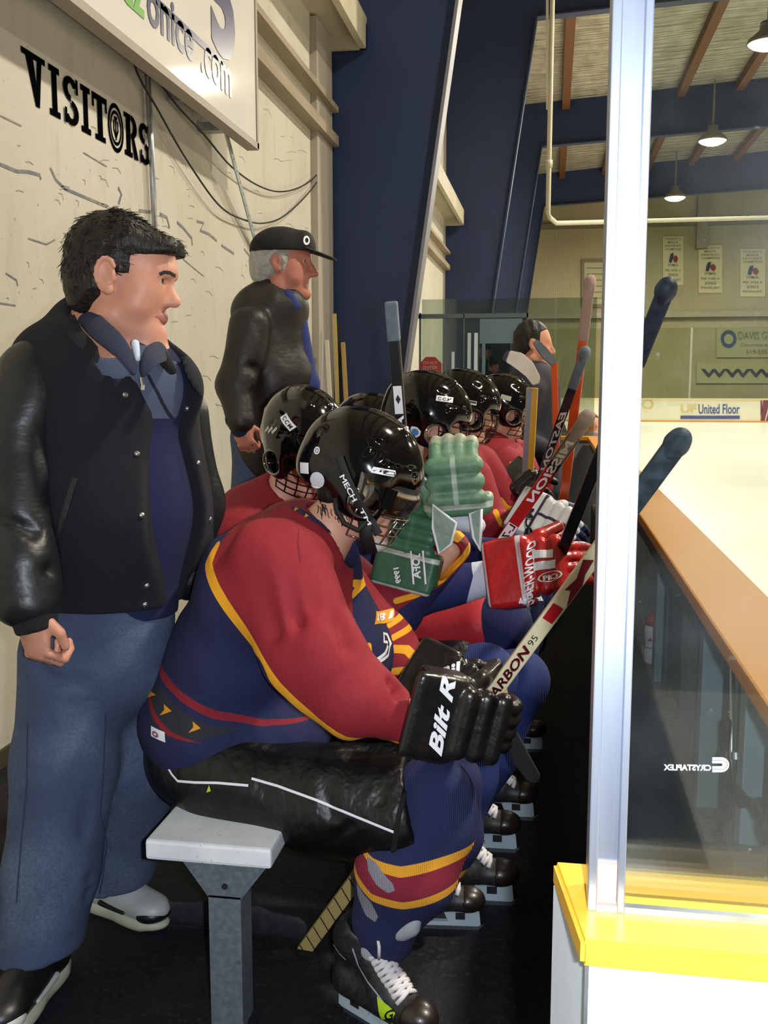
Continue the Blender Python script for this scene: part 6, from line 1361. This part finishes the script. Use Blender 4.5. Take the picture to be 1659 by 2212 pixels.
# dark stick with white letters
a, b = W(1140, 1110, 3.95), W(1262, 765, 3.6)
t, s = stick('dark hockey stick with white italic letters between the upright blade and the orange stick', (a, b), .032, .024, '1d212b', tape_m=mtg, tape_len=.14)
q = lambda px, py: fr_of(a, b, px, py)
strip_on('lettering', a, b, q(1220, 885), q(1172, 1012), text_geo('EASTON', .03, .2), .032, mstick, t, .024, hfrac=.7)
# upright stick with white taped blade
def blade(par, pts, r, m, ky=.3, h=.004): return iso('blade', [capx(p + (r,), q_ + (r,), ky) for p, q_ in zip(pts, pts[1:])], h, m, par, k=.03)
def pblade(par, pts, Y, m, name='blade', th=.018):
    mb = MB(); mb.prism([W(x, y, Y-th/2) for x, y in pts], (0, th, 0)); bmesh.ops.bevel(mb.bm, geom=list(mb.bm.edges), offset=.004, segments=2, affect='EDGES'); return mb.build(name, m, par, angle=40)
a, b = W(1150, 838, 4.35), W(1138, 1060, 4.4)
t, s = stick('upright hockey stick with white taped blade, yellow and silver shaft', (a, b), .05, .03, 'd0a21c')
strip_on('silver_side', a, b, 0, 1, SQ, .05, mat('silver_paint', '7d828c', .35, .4), t, .03, hfrac=.42)
for c in t.children:
    if c.name.startswith('silver_side'): c.data.transform(Matrix.Translation((-.0125, 0, 0)))
pblade(t, [(1092, 782), (1101, 757), (1128, 762), (1151, 782), (1167, 813), (1165, 828), (1150, 833), (1138, 812), (1118, 796)], 4.33, mat('white_blade_tape', 'd9d2c4', .7, noise=(20, 'c2baab', .5)))
pblade(t, [(1084, 776), (1092, 758), (1101, 757), (1092, 782)], 4.33, mblk, 'blade_toe')
# grey blade and orange shaft in front of the far man
a, b = W(1197, 782, 5.3), W(1202, 980, 5.35)
t, s = stick('grey taped blade of an orange shafted stick crossing in front of the far man', (a, b), .034, .026, 'd0552a')
pblade(t, [(1150, 742), (1160, 732), (1182, 752), (1203, 780), (1192, 792), (1172, 774)], 5.29, mtg)
# blade hanging in front of player two's knees
a, b = W(1092, 1540, 2.35), W(1070, 1430, 2.45)
t, s = stick('black taped stick blade hanging beside the nearest player\'s gloves', (a, b), .03, .024, 'b58f4a')
pblade(t, [(1082, 1548), (1098, 1536), (1114, 1580), (1138, 1625), (1168, 1680), (1160, 1694), (1140, 1690), (1110, 1650), (1092, 1600)], 2.34, mat('black_tape_dark', '0b0c10', .75, bump=[(40, .3, .003)]))
# spare sticks leaning in the corner by the blue column
cols = [((715, 900), (706, 735), 'c9c4b4', 'a8401f', 'white and rust hockey stick, leftmost leaning at the blue column', 8.6), ((730, 900), (722, 678), 'b09a63', '8b7a4a', 'tall tan hockey stick leaning at the blue column, second from left', 8.7), ((738, 900), (732, 700), '24262c', '1c1d22', 'black hockey stick leaning at the blue column, third from left', 8.8), ((750, 905), (741, 740), 'a8874b', '8d6f3a', 'brown hockey stick leaning at the blue column, rightmost', 8.7)]
for (p0, p1, c1, c2, lab, Y) in cols:
    b = np.array(un(*p1, Y=Y)); d = np.array(un(*p0, Y=Y-.15))-b; d = d/abs(d[2]); a = b+d*(b[2]-.05)
    t, s = stick(lab, (a, b), .036, .028, c1, group='spare sticks leaning at the blue column')
    L_ = Vector(b)-Vector(a); MB().bar(Vector(a)+L_*.2, Vector(a)+L_*.62, .037, .029, up=(0, -1, 0)).build('shaft_colour_band', mat('stick_band', c2, .4), t)
    iso('blade', [cap(a, (a[0]+.12, a[1]-.0, .04), .03, .03, .3), cap((a[0]+.12, a[1], .04), (a[0]+.25, a[1]-.01, .04), .03, .03, .3)], .01, mbtape, t, inter=[lambda p: .002-p[:, 2]])
bpy.data.objects.remove(HELM)
